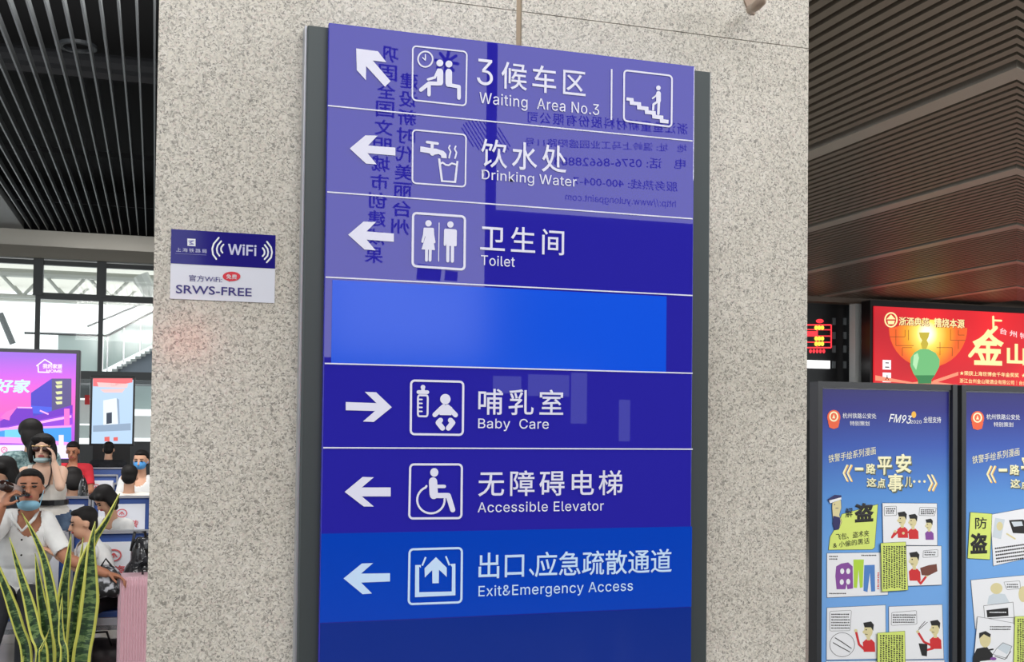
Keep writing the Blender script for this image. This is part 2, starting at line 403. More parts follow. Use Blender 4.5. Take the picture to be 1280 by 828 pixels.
# ------------------------------------------------------------------ wifi sticker
wf = thing('wifi_sign', 'small blue and white wifi notice stuck on the granite left of the tall sign', 'notice', (P(280, 380, YC).x, YC, P(280, 378, YC).z))
c3 = crop(200, 270, 6.37)
YW = YC-.003
def cq(tf, x0, y0, x1, y1, Y, th, m, parent, name):
    a = tf(x0, y0); e = tf(x1, y1); return quad_px(a[0], a[1], e[0], e[1], Y, th, m, parent, name)
PLW = mat('wifi_white', (216, 218, 228), .12)
PLB = mat('wifi_blue', (34, 28, 120), .08)
cq(c3, 90, 104, 922, 660, YW, .003, PLW, wf, 'plate')
cq(c3, 90, 104, 922, 378, YW-.0006, .0005, PLB, wf, 'blue_band')
W1 = YW-.0012
pr = Pr(c3, W1); pr.poly([(218, 180), (283, 184), (283, 242), (218, 238)]); pr.build('emblem_field', WHITE, wf)
for r in (1, .68, .38):
    x = 468+(1-r)*60
    pr = Pr(c3, W1); pr.line([(x, 262-88*r), (x-40*r, 262-40*r), (x-52*r, 262), (x-46*r, 262+45*r), (x-20*r, 262+82*r)], 13); pr.build('signal_arc', WHITE, wf)
    x = 852-(1-r)*55
    pr = Pr(c3, W1); pr.line([(x, 288-82*r), (x+32*r, 288-38*r), (x+40*r, 290), (x+32*r, 290+42*r), (x-2*r, 290+80*r)], 13); pr.build('signal_arc', WHITE, wf)
pr = Pr(c3, W1-.0004); pr.line([(228, 200), (268, 198), (236, 212), (268, 226), (234, 226)], 7); pr.line([(120, 300), (370, 312)], 3, caps=False); pr.build('emblem', mat('grey_lilac', (120, 120, 176), .5), wf)
def WT(s, x0, y0, x1, y1, m, **k):
    a = c3(x0, y0); e = c3(x1, y1); T(wf, s, a[0], a[1], e[0], e[1], m, Y=W1, **k)
LIL = mat('lilac_white', (198, 198, 226), .5); NAVY = mat('navy_ink', (52, 44, 120), .5)
WT('上海铁路局', 128, 252, 372, 284, LIL, sp=1.35)
WT('WiFi', 540, 222, 768, 308, LIL, mode='cap', bold=.03)
WT('官方WiFi:', 230, 468, 494, 520, NAVY, bold=.004)
WT('SRWS-FREE', 126, 548, 730, 616, NAVY, bold=.022)
pr = Pr(c3, W1); pr.ell(570, 482, 71, 38); pr.poly([(530, 508), (552, 524), (575, 512)]); pr.build('speech_bubble', mat('bubble_red', (206, 40, 58), .4), wf)
a = c3(527, 464); e = c3(612, 502); T(wf, '免费', a[0], a[1], e[0], e[1], WHITE, Y=W1-.0005, bold=.012)

# wall bracket at the top edge
brk = thing('wall_bracket', 'small beige metal hook bracket at the top of the granite column', 'bracket', tuple(P(940, 10, YC)))
BE = mat('beige_metal', (160, 140, 124), .45, metal=.2)
MB().slab([P(931, 1, YC-.006), P(937, 16, YC-.006), P(944, 18, YC-.006), P(944, -22, YC-.006), P(928, -22, YC-.006)], .006).build('back_plate', BE, brk)
MB().tube([P(938, 12, 2.62), P(945, 8, 2.55), P(952, 1, 2.50), P(955, -10, 2.5)], [.012, .013, .013, .012]).build('hook_arm', BE, brk, smooth=True)
MB().lathe(tuple(P(941, 15, YC-.008)), [(.003, 0), (.003, .002)], 10, axis='y').build('screw', BLACK, brk)

# ------------------------------------------------------------------ what stands behind the photographer and mirrors in the gloss of the sign
struct(MB().box(-3, -9.2, 0, 13, -9, 6.5).build('wall_back', mat('wall_back_paint', (58, 56, 58), .7)), 'dark grey wall behind the photographer')
struct(MB().box(-3, -9, 6.3, 13, 0.6, 6.5).build('ceiling', mat('hall_soffit', (60, 58, 56), .7)), 'dark soffit over the entrance end of the hall')
YBD = -5.0; YV = 2*YS-YBD
LB = mat('lightbox_pale', (222, 222, 226), emit=2.7)
INK = mat('lightbox_ink', (26, 22, 60), .6)
def vbox(x0, y0, x1, y1, th, m, parent, name, dy=0):
    a = PV(x0, y0, YV, YBD); c = PV(x1, y1, YV, YBD)
    return MB().box(min(a.x, c.x), YBD-th+dy, min(a.z, c.z), max(a.x, c.x), YBD+dy, max(a.z, c.z)).build(name, m, parent)
def FV(x, y):
    p = PV(x, y, YV, YBD); p.y += .012; return p
lb = thing('slogan_lightbox', 'backlit pale hoarding with two columns of large dark characters, mirrored in the sign', 'lightbox', tuple(PV(480, 455, YV, YBD)))
vbox(404, -60, 604, 452, .12, LB, lb, 'lit_face')
vbox(398, -70, 610, 462, .10, BLACK, lb, 'frame', dy=-.03)
for str_, xa, ya, xb, yb in (('巩固全国文明城市创建成果', 486, 70, 467, 320), ('建设新时代美丽台州', 511, 103, 500, 285)):
    n = len(str_)
    for i, ch in enumerate(str_):
        t = i/(n-1); x = xa+(xb-xa)*t; y = ya+(yb-ya)*t
        T(lb, ch, x+11.5, y-10, x-11.5, y+10, INK, fn=FV, bold=.03, name='character')
pr = Pr(fn=FV)
for a in range(0, 360, 45): pr.line([(558, 78), (558+14*math.cos(math.radians(a+10)), 78+13*math.sin(math.radians(a+10)))], 4)
pr.build('star_print', mat('star_lilac', (96, 90, 150), .6), lb)
pr = Pr(fn=FV); pr.poly([(522, 330), (552, 334), (550, 352), (520, 350)]); pr.ell(533, 341, 6, m=1); pr.poly([(556, 338), (572, 340), (571, 352), (555, 351)])
pr.build('badge_print', [INK, MID], lb)
cb = thing('company_lightbox', 'backlit pale company notice with rows of dark lettering, mirrored in the sign', 'lightbox', tuple(PV(740, 283, YV, YBD)))
vbox(624, 10, 930, 284, .12, LB, cb, 'lit_face')
vbox(618, 2, 938, 292, .10, BLACK, cb, 'frame', dy=-.03)
def CT(s, xr_, y0, xl_, y1, **k): T(cb, s, xr_, y0, xl_, y1, INK, fn=FV, **k)
CT('浙江鱼童新材料股份有限公司', 859, 155, 659, 169, bold=.02, sp=1.15, tilt=154)
CT('地   址: 温岭上马工业园盛阳路11号', 858, 181, 656, 191, bold=.006, tilt=183)
CT('电   话: 0576-86628888', 856, 199, 692, 212, bold=.006, tilt=208)
CT('服务热线: 400-004-7', 846, 228, 716, 240, bold=.006, tilt=232)
CT('http://www.yulongpaint.com', 844, 251, 706, 262, tilt=253)
pr = Pr(fn=FV)
for k in range(-5, 6):
    h = math.sqrt(max(0, 1-(k/6)**2))*27; cxk = 607+k*4.6
    pr.line([(cxk-h*.5, 172-h*.8), (cxk+h*.5, 172+h*.8)], 1.5, caps=False)
pr.build('hatched_disc', mat('disc_ink', (90, 86, 130), .6), lb)
# neighbouring light panel and red departure display that the left part of the column mirrors
wl = tag(MB().box(-1.6, -5.12, 2.65, .36, -5.0, 4.4).build('light_panel', mat('panel_glow', (205, 212, 222), emit=1.5)), 'plain backlit wall panel beside the slogan hoarding behind the photographer', 'lightbox')
rd = thing('departure_display', 'small red character display behind the photographer', 'display', (.32, -5, 2.0))
a, c = PV(198, 404, YV, YBD), PV(264, 460, YV, YBD)
MB().box(a.x, YBD-.1, c.z, c.x, YBD, a.z).build('case', BLACK, rd)
REDL = mat('led_red', (255, 40, 40), emit=24)
MB().box(a.x+.03, YBD, c.z+.14, c.x-.03, YBD+.01, a.z-.03).build('led_row', REDL, rd)
# bright far windows mirrored low in the sign
fw = thing('rear_window_band', 'row of small bright windows high in the rear wall behind the photographer', 'window', tuple(PV(650, 500, 13.9, -8.9)))
for x0, y0, x1, y1 in ((618, 470, 652, 492), (662, 468, 712, 496), (716, 466, 734, 530), (776, 500, 788, 552)):
    a, c = PV(x0, y0, 14.1, -8.98), PV(x1, y1, 14.1, -8.98)
    MB().box(min(a.x, c.x), -9, min(a.z, c.z), max(a.x, c.x), -8.96, max(a.z, c.z)).build('pane', mat('rear_pane', (200, 210, 235), emit=1.1), fw)

# ------------------------------------------------------------------ left ceiling: open blades under a dark void
ZL = CAMZ+4.1
BLADE = mat('ceiling_blade', (112, 116, 118), .45, metal=.3)
VOID = mat('ceiling_void', (20, 21, 24), .9)
cl = struct(empty('ceiling', (-2, 15, ZL)), 'high open ceiling of thin grey blades under a dark void')
MB().box(-12, 3.2, ZL+1.0, .9, 26.9, ZL+1.1).build('ceiling_deck', VOID, cl)
bm0 = MB().box(-.011, 4.0, 0, .011, 26.55, .11).mesh('slat', BLADE)
for k in range(46):
    x = .27-.1725*k
    link('slat', bm0, cl, (x+2, -15, 0))
for y in (6, 10.5, 15, 19.5, 24): MB().box(-8, y, ZL+.18, .4, y+.08, ZL+.26).build('carrier_bar', VOID, cl)
for y in (8.2, 16.5): MB().tube([(-8, y, ZL+.8), (.4, y, ZL+.8)], .16, 12).build('duct', mat('void_duct', (34, 36, 40), .8), cl)
p = PZ(97, 60, ZL+.5); p0 = p
r_ = MB(); n = 28
for k in range(n):
    q = 2*math.pi*k/n; q2 = 2*math.pi*(k+1)/n
    def rp(rr, a, z): return (p0.x+rr*math.cos(a), p0.y+rr*math.sin(a), p0.z+z*.4)
    r_.add([rp(.17, q, 0), rp(.23, q, 0), rp(.23, q2, 0), rp(.17, q2, 0), rp(.17, q, .1), rp(.23, q, .1), rp(.23, q2, .1), rp(.17, q2, .1)],
           [(0, 1, 2, 3), (4, 7, 6, 5), (0, 3, 7, 4), (1, 5, 6, 2)])
r_.build('speaker_ring', mat('ring_grey', (48, 52, 56), .5), cl)
MB().box(-6, 22.5, ZL-.01, -2.8, 26.55, ZL+.15).build('closed_panel', mat('panel_grey', (128, 128, 128), .6), cl)
struct(MB().box(.6, 2.9, 4.2, .9, 26.9, ZL+1.1).build('wall_fascia', mat('fascia_grey', (90, 88, 84), .6)), 'grey fascia between the two ceiling heights')
# beam above the windows
bt = P(100, 294, 26.6); bz0 = P(100, 326, 26.6).z
struct(MB().box(-12, 26.9, bz0, 3, 27.1, ZL+1.3).build('wall_over_beam', VOID), 'dark wall closing the void above the window beam')
bm_ = struct(empty('trim_1', (-3, 26.6, bz0)), 'grey steel beam above the tall windows')
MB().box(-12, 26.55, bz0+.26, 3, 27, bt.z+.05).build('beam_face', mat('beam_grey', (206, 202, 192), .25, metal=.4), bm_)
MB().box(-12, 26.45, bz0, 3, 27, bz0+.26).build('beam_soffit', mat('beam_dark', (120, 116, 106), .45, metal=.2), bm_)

# ------------------------------------------------------------------ window wall
YWN = 26.7
FRM = mat('window_frame_dark', (62, 66, 68), .5)
GL = bpy.data.materials.new('window_glass'); GL.use_nodes = True; nt = GL.node_tree; nt.nodes.clear()
o_ = nt.nodes.new('ShaderNodeOutputMaterial'); tr = nt.nodes.new('ShaderNodeBsdfTransparent'); gs = nt.nodes.new('ShaderNodeBsdfGlossy')
gs.inputs['Roughness'].default_value = .02; tr.inputs[0].default_value = (.985, .995, .99, 1)
mx = nt.nodes.new('ShaderNodeMixShader'); mx.inputs[0].default_value = .012
nt.links.new(tr.outputs[0], mx.inputs[1]); nt.links.new(gs.outputs[0], mx.inputs[2]); nt.links.new(mx.outputs[0], o_.inputs[0])
wz = lambda y: P(100, y, YWN).z
zs = 1.02
mull = [P(-140, 400, YWN).x, P(-50, 400, YWN).x, P(47, 400, YWN).x, P(126, 400, YWN).x, P(205, 400, YWN).x, 3.0]
win = struct(empty('window_1', (-1.5, YWN, zs)), 'tall dark framed window wall of the waiting hall')
for i, x in enumerate(mull):
    MB().box(x-.05, YWN-.06, zs, x+.05, YWN+.06, wz(372)).build('window_mullion', FRM, win)
    MB().box(x-.10, YWN-.10, wz(372), x+.10, YWN+.10, bz0).build('window_mullion', FRM, win)
for y, xa, th in ((372, mull[2], .07), (469, mull[0], .09), (331, mull[0], .05)):
    MB().box(xa, YWN-.07, wz(y)-th, mull[-1], YWN+.07, wz(y)+th).build('window_transom', FRM, win)
for a, c in zip(mull, mull[1:]):
    for z0, z1 in ((zs, wz(469)), (wz(469), wz(372)), (wz(372), bz0)):
        MB().box(a+.05, YWN-.006, z0+.02, c-.05, YWN+.006, z1-.02).build('window_pane', GL, win)
struct(MB().box(-14, YWN-.15, 0, 3, YWN+.15, zs).build('wall_window_sill', mat('sill_grey', (66, 68, 70), .6)), 'dark grey wall below the windows')
struct(MB().box(mull[3], YWN-.12, zs, 3, YWN-.02, P(150, 552, YWN).z).build('wall_sill_band', mat('sill_grey', (66, 68, 70), .6)))
# outside: platform canopy truss, stair with glass balustrade
TW = mat('truss_white', (168, 170, 164), .5)
tz = lambda y, Y: P(100, y, Y).z
cn = thing('canopy_truss', 'pale steel roof truss of the platform canopy outside the windows', 'canopy', (-3, 36, 0))
for Yt, ys_, xs in ((36, (345, 374), (-90, -32, 28, 82, 136, 192, 250)), (44, (352, 378), (-80, -20, 35, 90, 150, 210))):
    z1, z0 = tz(ys_[0], Yt), tz(ys_[1], Yt); pts = [P(x, 360, Yt).x for x in xs]
    MB().tube([(pts[0], Yt, z1), (pts[-1], Yt, z1)], .13).build('top_chord', TW, cn)
    MB().tube([(pts[0], Yt, z0), (pts[-1], Yt, z0)], .07).build('bottom_chord', TW, cn)
    for i, (a, c) in enumerate(zip(pts, pts[1:])):
        MB().tube([(a, Yt, z0), ((a+c)/2, Yt, z1)], .05).build('diagonal', TW, cn)
        MB().tube([((a+c)/2, Yt, z1), (c, Yt, z0)], .05).build('diagonal', TW, cn)
MB().box(-9, 34, tz(330, 36)+.1, 4, 46, tz(330, 36)+.25).build('roof_sheet', mat('canopy_sheet', (214, 212, 200), .6), cn)
MB().tube([P(0, 392, 36), P(16, 430, 36)], .09).build('strut', MID, cn)
MB().tube([P(190, 372, 34), P(176, 344, 34)], .22).build('strut', TW, cn)
for x in (-3.9, 3.2): MB().tube([(x*2, 40, 0), (x*2, 40, tz(330, 36))], .18).build('post', TW, cn)
st = thing('platform_stair', 'covered platform stair with a glass balustrade outside the right hand window', 'staircase', (-.6, 31, 0))
YT = 31
SG = mat('stair_grey', (128, 138, 150), .6); GGl = mat('balustrade_glass', (206, 226, 222), .1, spec=.5)
a, c = P(134, 468, YT), P(215, 424, YT)
mb = MB(); n = 14
MB().slab([(a.x, YT, a.z), (c.x, YT, a.z), (c.x, YT, c.z)], 1.6).build('stringer', SG, st)
for k in range(n):
    x0 = a.x+(c.x-a.x)*k/n; z0 = a.z+(c.z-a.z)*k/n
    MB().box(x0, YT-.1, z0, x0+(c.x-a.x)/n+.03, YT+1.6, z0+(c.z-a.z)/n).build('step', mat('step_pale', (190, 196, 196), .6), st)
h = 1.0
MB().slab([(a.x-.1, YT-.14, a.z+.1), (c.x, YT-.14, c.z+.1), (c.x, YT-.14, c.z+h), (a.x-.1, YT-.14, a.z+h)], .02).build('balustrade_panel', GGl, st)
MB().tube([(a.x-2, YT-.15, a.z+h), (a.x, YT-.15, a.z+h), (c.x, YT-.15, c.z+h)], .03).build('handrail', MID, st)
MB().tube([(a.x-.6, YT+1.6, a.z+h+.35), (c.x, YT+1.6, c.z+h+.45)], .03).build('handrail', MID, st)
MB().slab([(a.x-1.2, YT-.14, a.z), (a.x-.15, YT-.14, a.z), (a.x-.15, YT-.14, a.z+h), (a.x-1.2, YT-.14, a.z+h)], .02).build('balustrade_panel', GGl, st)
for k in range(5):
    t = k/4; x = a.x+(c.x-a.x)*t; z = a.z+(c.z-a.z)*t
    MB().box(x-.02, YT-.17, z, x+.02, YT-.15, z+h).build('baluster', CHROME, st)
MB().box(a.x-1.3, YT-.3, a.z-.25, c.x, YT+1.8, a.z).build('landing', MID, st)
for x in (a.x-1.1, c.x-.2):
    for y in (YT, YT+1.5): MB().box(x-.1, y-.1, -.1, x+.1, y+.1, a.z-.25).build('post', MID, st)
# outside low wall and hoardings
ow = thing('platform_barrier', 'pale panel barrier on the platform seen through the lower windows', 'barrier', (-2, 33, 0))
for k, (x0, x1, y0, y1, cc) in enumerate(((92, 112, 478, 498, (110, 116, 118)), (90, 113, 500, 530, (214, 216, 214)), (93, 112, 532, 548, (190, 200, 198)), (166, 195, 478, 512, (196, 214, 212)), (166, 195, 520, 548, (222, 224, 222)), (-20, 80, 500, 548, (200, 204, 204)))):
    a, c = P(x0, y0, 33), P(x1, y1, 33)
    MB().box(a.x, 33+k*.02, c.z, c.x, 33.3, a.z).build('barrier_panel', mat('barrier_%d' % k, cc, .6), ow)
a, c = P(106, 494, 32.8), P(112, 506, 32.8); MB().box(a.x, 32.8, c.z, c.x, 32.85, a.z).build('red_plate', RED, ow)
for x in (-6, -3, 0): MB().box(x-.05, 33.1, 0, x+.05, 33.2, 1.8).build('post', MID, ow)

# ------------------------------------------------------------------ right ceiling: close slats in bays, mitred towards the right
ZR = CAMZ+2.55; YF = 19.25
cr = struct(empty('ceiling', (8, 10, ZR)), 'lower ceiling of brown grey slats with flat bands and a mitre line')
SLM = mat('ceiling_slat', (126, 118, 106), .42, metal=.25)
BND = mat('ceiling_band', (172, 166, 156), .4, metal=.25)
MB().box(.9, 3, ZR+.14, 30, YF+.4, ZR+.2).build('ceiling_deck', mat('deck_dark', (34, 31, 28), .8), cr)
KM = .903; az = math.radians(65)
def rib(x, wd, m, nm, dz, th):          # one slat: a straight run and its short return past the mitre line, each a part
    if x/KM > YF-1: return
    a, b_ = Vector((x-wd/2, (x-wd/2)/KM, 0)), Vector((x+wd/2, (x+wd/2)/KM, 0)); d = Vector((math.sin(az), math.cos(az), 0))*2.2
    for q in ((a, b_, Vector((b_.x, YF, 0)), Vector((a.x, YF, 0))), (b_, a, a+d, b_+d)):
        vs = [(v.x, v.y, ZR+dz+h_) for h_ in (0, th) for v in q]
        MB().add(vs, [(0, 3, 2, 1), (4, 5, 6, 7), (0, 1, 5, 4), (2, 3, 7, 6), (1, 2, 6, 5), (0, 4, 7, 3)]).build(nm, m, cr)
for k in range(-1, 6):
    xb = 5.87+2.262*k
    rib(xb, .20, BND, 'ceiling_band', -.004, .06)
    for j in range(16):
        x = xb+.10+.121*(j+.5)+.03
        if x > 3.0: rib(x, .072, SLM, 'slat', 0, .07)
# far end of the right hall
fb = struct(MB().box(8, YF, ZR-.10, 30, YF+.5, ZR+.2).build('trim_2', mat('edge_brown', (120, 104, 92), .4, metal=.3)), 'brown edge beam closing the lower ceiling')
YW2 = 21.0
struct(MB().box(.9, YW2, 0, 32, YW2+.2, 3.78).build('wall_far', mat('far_dark', (34, 35, 38), .5)), 'black wall at the far end of the hall')
w2 = struct(empty('window_2', (18, YW2, 3.8)), 'strip of small clerestory windows under the ceiling edge')
zz0, zz1 = P(1200, 385.5, YW2).z, P(1200, 371, YW2).z
xs2 = [1117, 1141, 1149, 1188, 1192, 1231, 1241, 1274, 1284, 1320]
for a, c in zip(xs2[::2], xs2[1::2]):
    MB().box(P(a, 380, YW2).x, YW2+.05, zz0, P(c, 380, YW2).x, YW2+.07, zz1).build('window_pane', GL, w2)
for a, c in zip([1000]+xs2[1::2], xs2[::2]+[1400]):
    MB().box(P(a, 380, YW2).x, YW2, zz0, P(c, 380, YW2).x, YW2+.2, zz1+.2).build('window_mullion', DARKW, w2)
# black display wall with led matrix
Y3 = 19.6
dw = thing('led_board', 'black board with a small red and yellow lit grid beside the granite column', 'display', tuple(P(1035, 520, Y3)))
cR = crop(1000, 360, 4.571)
def rb(tf, x0, y0, x1, y1, Y, th, m, parent, nm):
    a = P(*tf(x0, y0), Y); c = P(*tf(x1, y1), Y)
    return MB().box(a.x, Y, c.z, c.x, Y+th, a.z).build(nm, m, parent)
rb(cR, -60, 62, 296, 760, Y3, .25, mat('board_black', (20, 20, 23), .3), dw, 'board')
LR = mat('led_red_lit', (240, 50, 60), emit=1.3); LY = mat('led_yellow_lit', (250, 215, 70), emit=1.2)
pr = Pr(cR, Y3-.01); pr.line([(20, 212), (178, 212), (178, 342), (20, 342)], 8, caps=False); pr.line([(20, 238), (178, 240)], 6, caps=False); pr.line([(20, 275), (178, 276)], 6, caps=False)
pr.line([(20, 310), (178, 311)], 6, caps=False); pr.line([(98, 212), (98, 342)], 8, caps=False); pr.ell(113, 190, 22, 12); pr.poly([(40, 248), (98, 248), (98, 272), (40, 272)])
for k in range(5): pr.ell(60+k*19, 362, 8, 12)
pr.build('red_grid', LR, dw)
for y in (228, 290, 320):
    for x in (92, 110, 128): pr = Pr(cR, Y3-.016-.002*(x % 5)); pr.ell(x, y, 10, 13); pr.build('yellow_dot', LY, dw)
rb(cR, -40, 410, 172, 462, Y3-.06, .05, mat('bar_white', (250, 250, 250), emit=1.2), dw, 'light_bar')
for x in (196, 258):
    for y in (192, 272, 350, 440): rb(cR, x-8, y-20, x+8, y+20, Y3-.03, .03, mat('slot_grey', (112, 118, 122), .5), dw, 'slot')
tag(MB().box(P(1069, 400, 19.3).x, 19.3, 0, P(1089, 400, 19.3).x, 19.5, ZR-.1).build('grey_pilaster', mat('pilaster', (224, 228, 228), .5)), 'slim pale grey post left of the red lightbox', 'post')

# ------------------------------------------------------------------ red lightbox
YR = 18.8
rl = thing('red_lightbox', 'wide red lit advertisement with a green wine jar above the poster stands', 'lightbox', tuple(P(1200, 487, YR)))
a = P(1092, 383, YR); c = P(1092, 492, YR); xe = P(1330, 400, YR).x+1.2
MB().box(a.x-.07, YR+.01, c.z-.4, xe, YR+.3, a.z+.12).build('frame', BLACK, rl)
SC = mat('red_screen', (214, 30, 38), emit=1.0); nt, N, L, b = nodes(SC)
tc = N.new('ShaderNodeTexCoord'); n1 = N.new('ShaderNodeTexNoise'); n1.inputs['Scale'].default_value = .5; n1.inputs['Detail'].default_value = 1
L.new(tc.outputs['Object'], n1.inputs[0]); r1 = ramp(N, [(.3, (176, 26, 38)), (.6, (228, 34, 42)), (.8, (236, 60, 50))]); L.new(n1.outputs['Fac'], r1.inputs[0]); L.new(r1.outputs[0], b.inputs['Emission Color'])
MB().box(a.x, YR-.03, c.z-.3, xe-.08, YR+.01, a.z).build('screen', SC, rl)
c_ = P(*cR(720, 262), YR)
SUN = mat('sun_print', (250, 160, 40), emit=1.0); nt, N, L, b = nodes(SUN)
tc = N.new('ShaderNodeTexCoord'); mp = N.new('ShaderNodeMapping'); o0 = c_-P(1200, 487, YR)
mp.inputs['Location'].default_value = (-o0.x, 0, -o0.z); vl = N.new('ShaderNodeVectorMath'); vl.operation = 'LENGTH'
L.new(tc.outputs['Object'], mp.inputs[0]); 
sx = N.new('ShaderNodeVectorMath'); sx.operation = 'MULTIPLY'; sx.inputs[1].default_value = (1, 0, 1); L.new(mp.outputs[0], sx.inputs[0]); L.new(sx.outputs[0], vl.inputs[0])
r1 = ramp(N, [(.10, (255, 252, 225)), (.26, (255, 225, 100)), (.48, (248, 160, 40)), (.72, (230, 96, 36))]); L.new(vl.outputs['Value'], r1.inputs[0]); L.new(r1.outputs[0], b.inputs['Emission Color'])
pr = Pr(cR, YR-.034); pr.poly([(732+224*math.cos(math.radians(a_)), 230+226*math.sin(math.radians(a_))) for a_ in range(0, 181, 9)]+[(540, 226), (590, 208), (650, 190), (720, 180), (790, 184), (850, 202), (910, 225)])
pr.build('sun_disc', SUN, rl)
LAT = mat('lattice_print', (140, 84, 30), emit=.6)
pr = Pr(cR, YR-.042)
for q in ([(548, 238), (548, 330), (650, 330)], [(515, 280), (600, 280), (600, 240)], [(620, 240), (620, 300)], [(585, 390), (585, 342), (640, 342)], [(860, 235), (860, 300), (945, 300)], [(780, 342), (870, 342), (870, 390)], [(905, 240), (905, 270), (940, 270)], [(800, 310), (800, 385)], [(905, 300), (905, 350)]):
    pr.line(q, 3, caps=False)
pr.build('lattice', LAT, rl)
pr = Pr(cR, YR-.046)
pr.poly([(430, 500), (640, 540), (640, 548), (430, 530)]); pr.poly([(760, 530), (905, 480), (905, 500), (760, 548)]); pr.poly([(560, 552), (720, 530), (880, 552), (720, 565)])
pr.build('light_rays', mat('ray_print', (246, 140, 110), emit=1), rl)
pr = Pr(cR, YR-.05)
pr.poly([(688, 350), (732, 350), (775, 372), (798, 410), (796, 450), (770, 500), (752, 525), (750, 548), (675, 548), (672, 525), (648, 490), (630, 445), (632, 400), (655, 368)])
pr.build('jar', mat('jar_print', (112, 186, 120), emit=.9), rl)
pr = Pr(cR, YR-.052); pr.poly([(650, 385), (672, 372), (680, 400), (664, 470), (645, 440)]); pr.build('jar_sheen', mat('jar_print_light', (176, 222, 172), emit=.95), rl)
pr = Pr(cR, YR-.052); pr.poly([(655, 500), (770, 500), (752, 525), (750, 548), (675, 548), (672, 525)]); pr.build('jar_foot', mat('jar_print_dark', (62, 138, 82), emit=.8), rl)
pr = Pr(cR, YR-.054); pr.poly([(680, 255), (740, 255), (734, 282), (724, 300), (734, 320), (722, 350), (698, 350), (690, 320), (698, 300), (686, 282)]); pr.build('jar_neck', mat('jar_neck_print', (196, 176, 60), emit=.9), rl)
GOLD = mat('gold_print', (250, 226, 160), emit=1)
def RTx(s, x0, y0, x1, y1, m=GOLD, Y=YR-.044, **k):
    a = cR(x0, y0); e = cR(x1, y1)
    if 'tilt' in k: k['tilt'] = cR(0, k['tilt'])[1]
    T(rl, s, a[0], a[1], e[0], e[1], m, Y=Y, **k)
TSH = mat('title_red_shadow', (150, 30, 30), emit=.7)
for dd, mm, yy in ((3, TSH, YR-.043), (0, GOLD, YR-.047)):
    RTx('浙酒典范', 565+dd, 166+dd, 738+dd, 214+dd, mm, Y=yy, bold=.03+dd*.02, tilt=220+dd); RTx('糟烧本源', 766+dd, 172+dd, 940+dd, 224+dd, mm, Y=yy, bold=.03+dd*.02, tilt=232+dd)
pr = Pr(cR, YR-.044); n = 20; pr.line([(520+34*math.cos(2*math.pi*k/n), 183+40*math.sin(2*math.pi*k/n)) for k in range(n)], 8, closed=True); pr.poly([(494, 180), (520, 152), (546, 180)]); pr.poly([(500, 188), (542, 188), (536, 208), (504, 208)]); pr.build('round_emblem', GOLD, rl)
RTx('金', 985, 232, 1165, 440, bold=.05); RTx('山', 1182, 318, 1290, 440, bold=.06)
pr = Pr(cR, YR-.045); pr.line([(972, 388), (1035, 310), (1120, 228)], 22); pr.line([(1104, 165), (1106, 232)], 12); pr.line([(1104, 186), (1150, 188)], 11); pr.build('brush_stroke', GOLD, rl)
RTx('台 州 特', 1142, 226, 1300, 262, mat('pink_white_print', (250, 200, 200), emit=1), bold=.03, tilt=300)
RTx('★荣获上海世博会千年金奖奖  ★', 912, 474, 1290, 500, bold=.02, tilt=514)
RTx('浙江台州金山陵酒业有限公司｜台州市', 912, 516, 1320, 544, bold=.01, tilt=560)
for y in (412, 484):
    rb(cR, 474, y, 520, y+56, YR-.045, .01, mat('label_lit', (245, 235, 238), emit=1), rl, 'label_square')
    RTx('二' if y < 450 else '人', 486, y+14, 510, y+44, BLK, Y=YR-.05, bold=.05)
for x0 in (a.x+.3, xe-.3): MB().box(x0-.05, YR+.02, 0, x0+.05, YR+.2, c.z-.4).build('leg', BLACK, rl)

# ------------------------------------------------------------------ poster stands
YPS = 5.3
SKY = mat('poster_sky', (112, 168, 224), .35); nt, N, L, b = nodes(SKY)
tc = N.new('ShaderNodeTexCoord'); sp_ = N.new('ShaderNodeSeparateXYZ'); L.new(tc.outputs['Object'], sp_.inputs[0])
mr = N.new('ShaderNodeMapRange'); mr.inputs[1].default_value = .3; mr.inputs[2].default_value = 1.84
L.new(sp_.outputs[2], mr.inputs[0]); r1 = ramp(N, [(0, (112, 162, 222)), (.4, (108, 162, 222)), (.62, (82, 138, 206)), (.80, (52, 84, 170)), (.93, (36, 38, 124)), (1, (32, 30, 104))])
L.new(mr.outputs[0], r1.inputs[0]); L.new(r1.outputs[0], b.inputs['Base Color'])
POLE = mat('stand_frame', (40, 42, 46), .4)
PALE = mat('poster_edge', (196, 200, 212), .4)
cA = crop(1000, 470, 4.357); cB = crop(1000, 620, 3.982)
CREAM = mat('cream_print', (236, 232, 190), .5); YEL = mat('amber_print', (236, 178, 60), .5); ORG = mat('orange_print', (226, 92, 52), .5)
PURP = mat('purple_print', (128, 70, 150), .5); GRN = mat('green_print', (170, 206, 60), .5); BLU = mat('blue_print', (74, 124, 190), .5); NVY = mat('navy_print', (40, 40, 92), .5); BRN = mat('brown_print', (110, 62, 52), .5)
GRYL = mat('pale_grey_print', (196, 206, 214), .5)
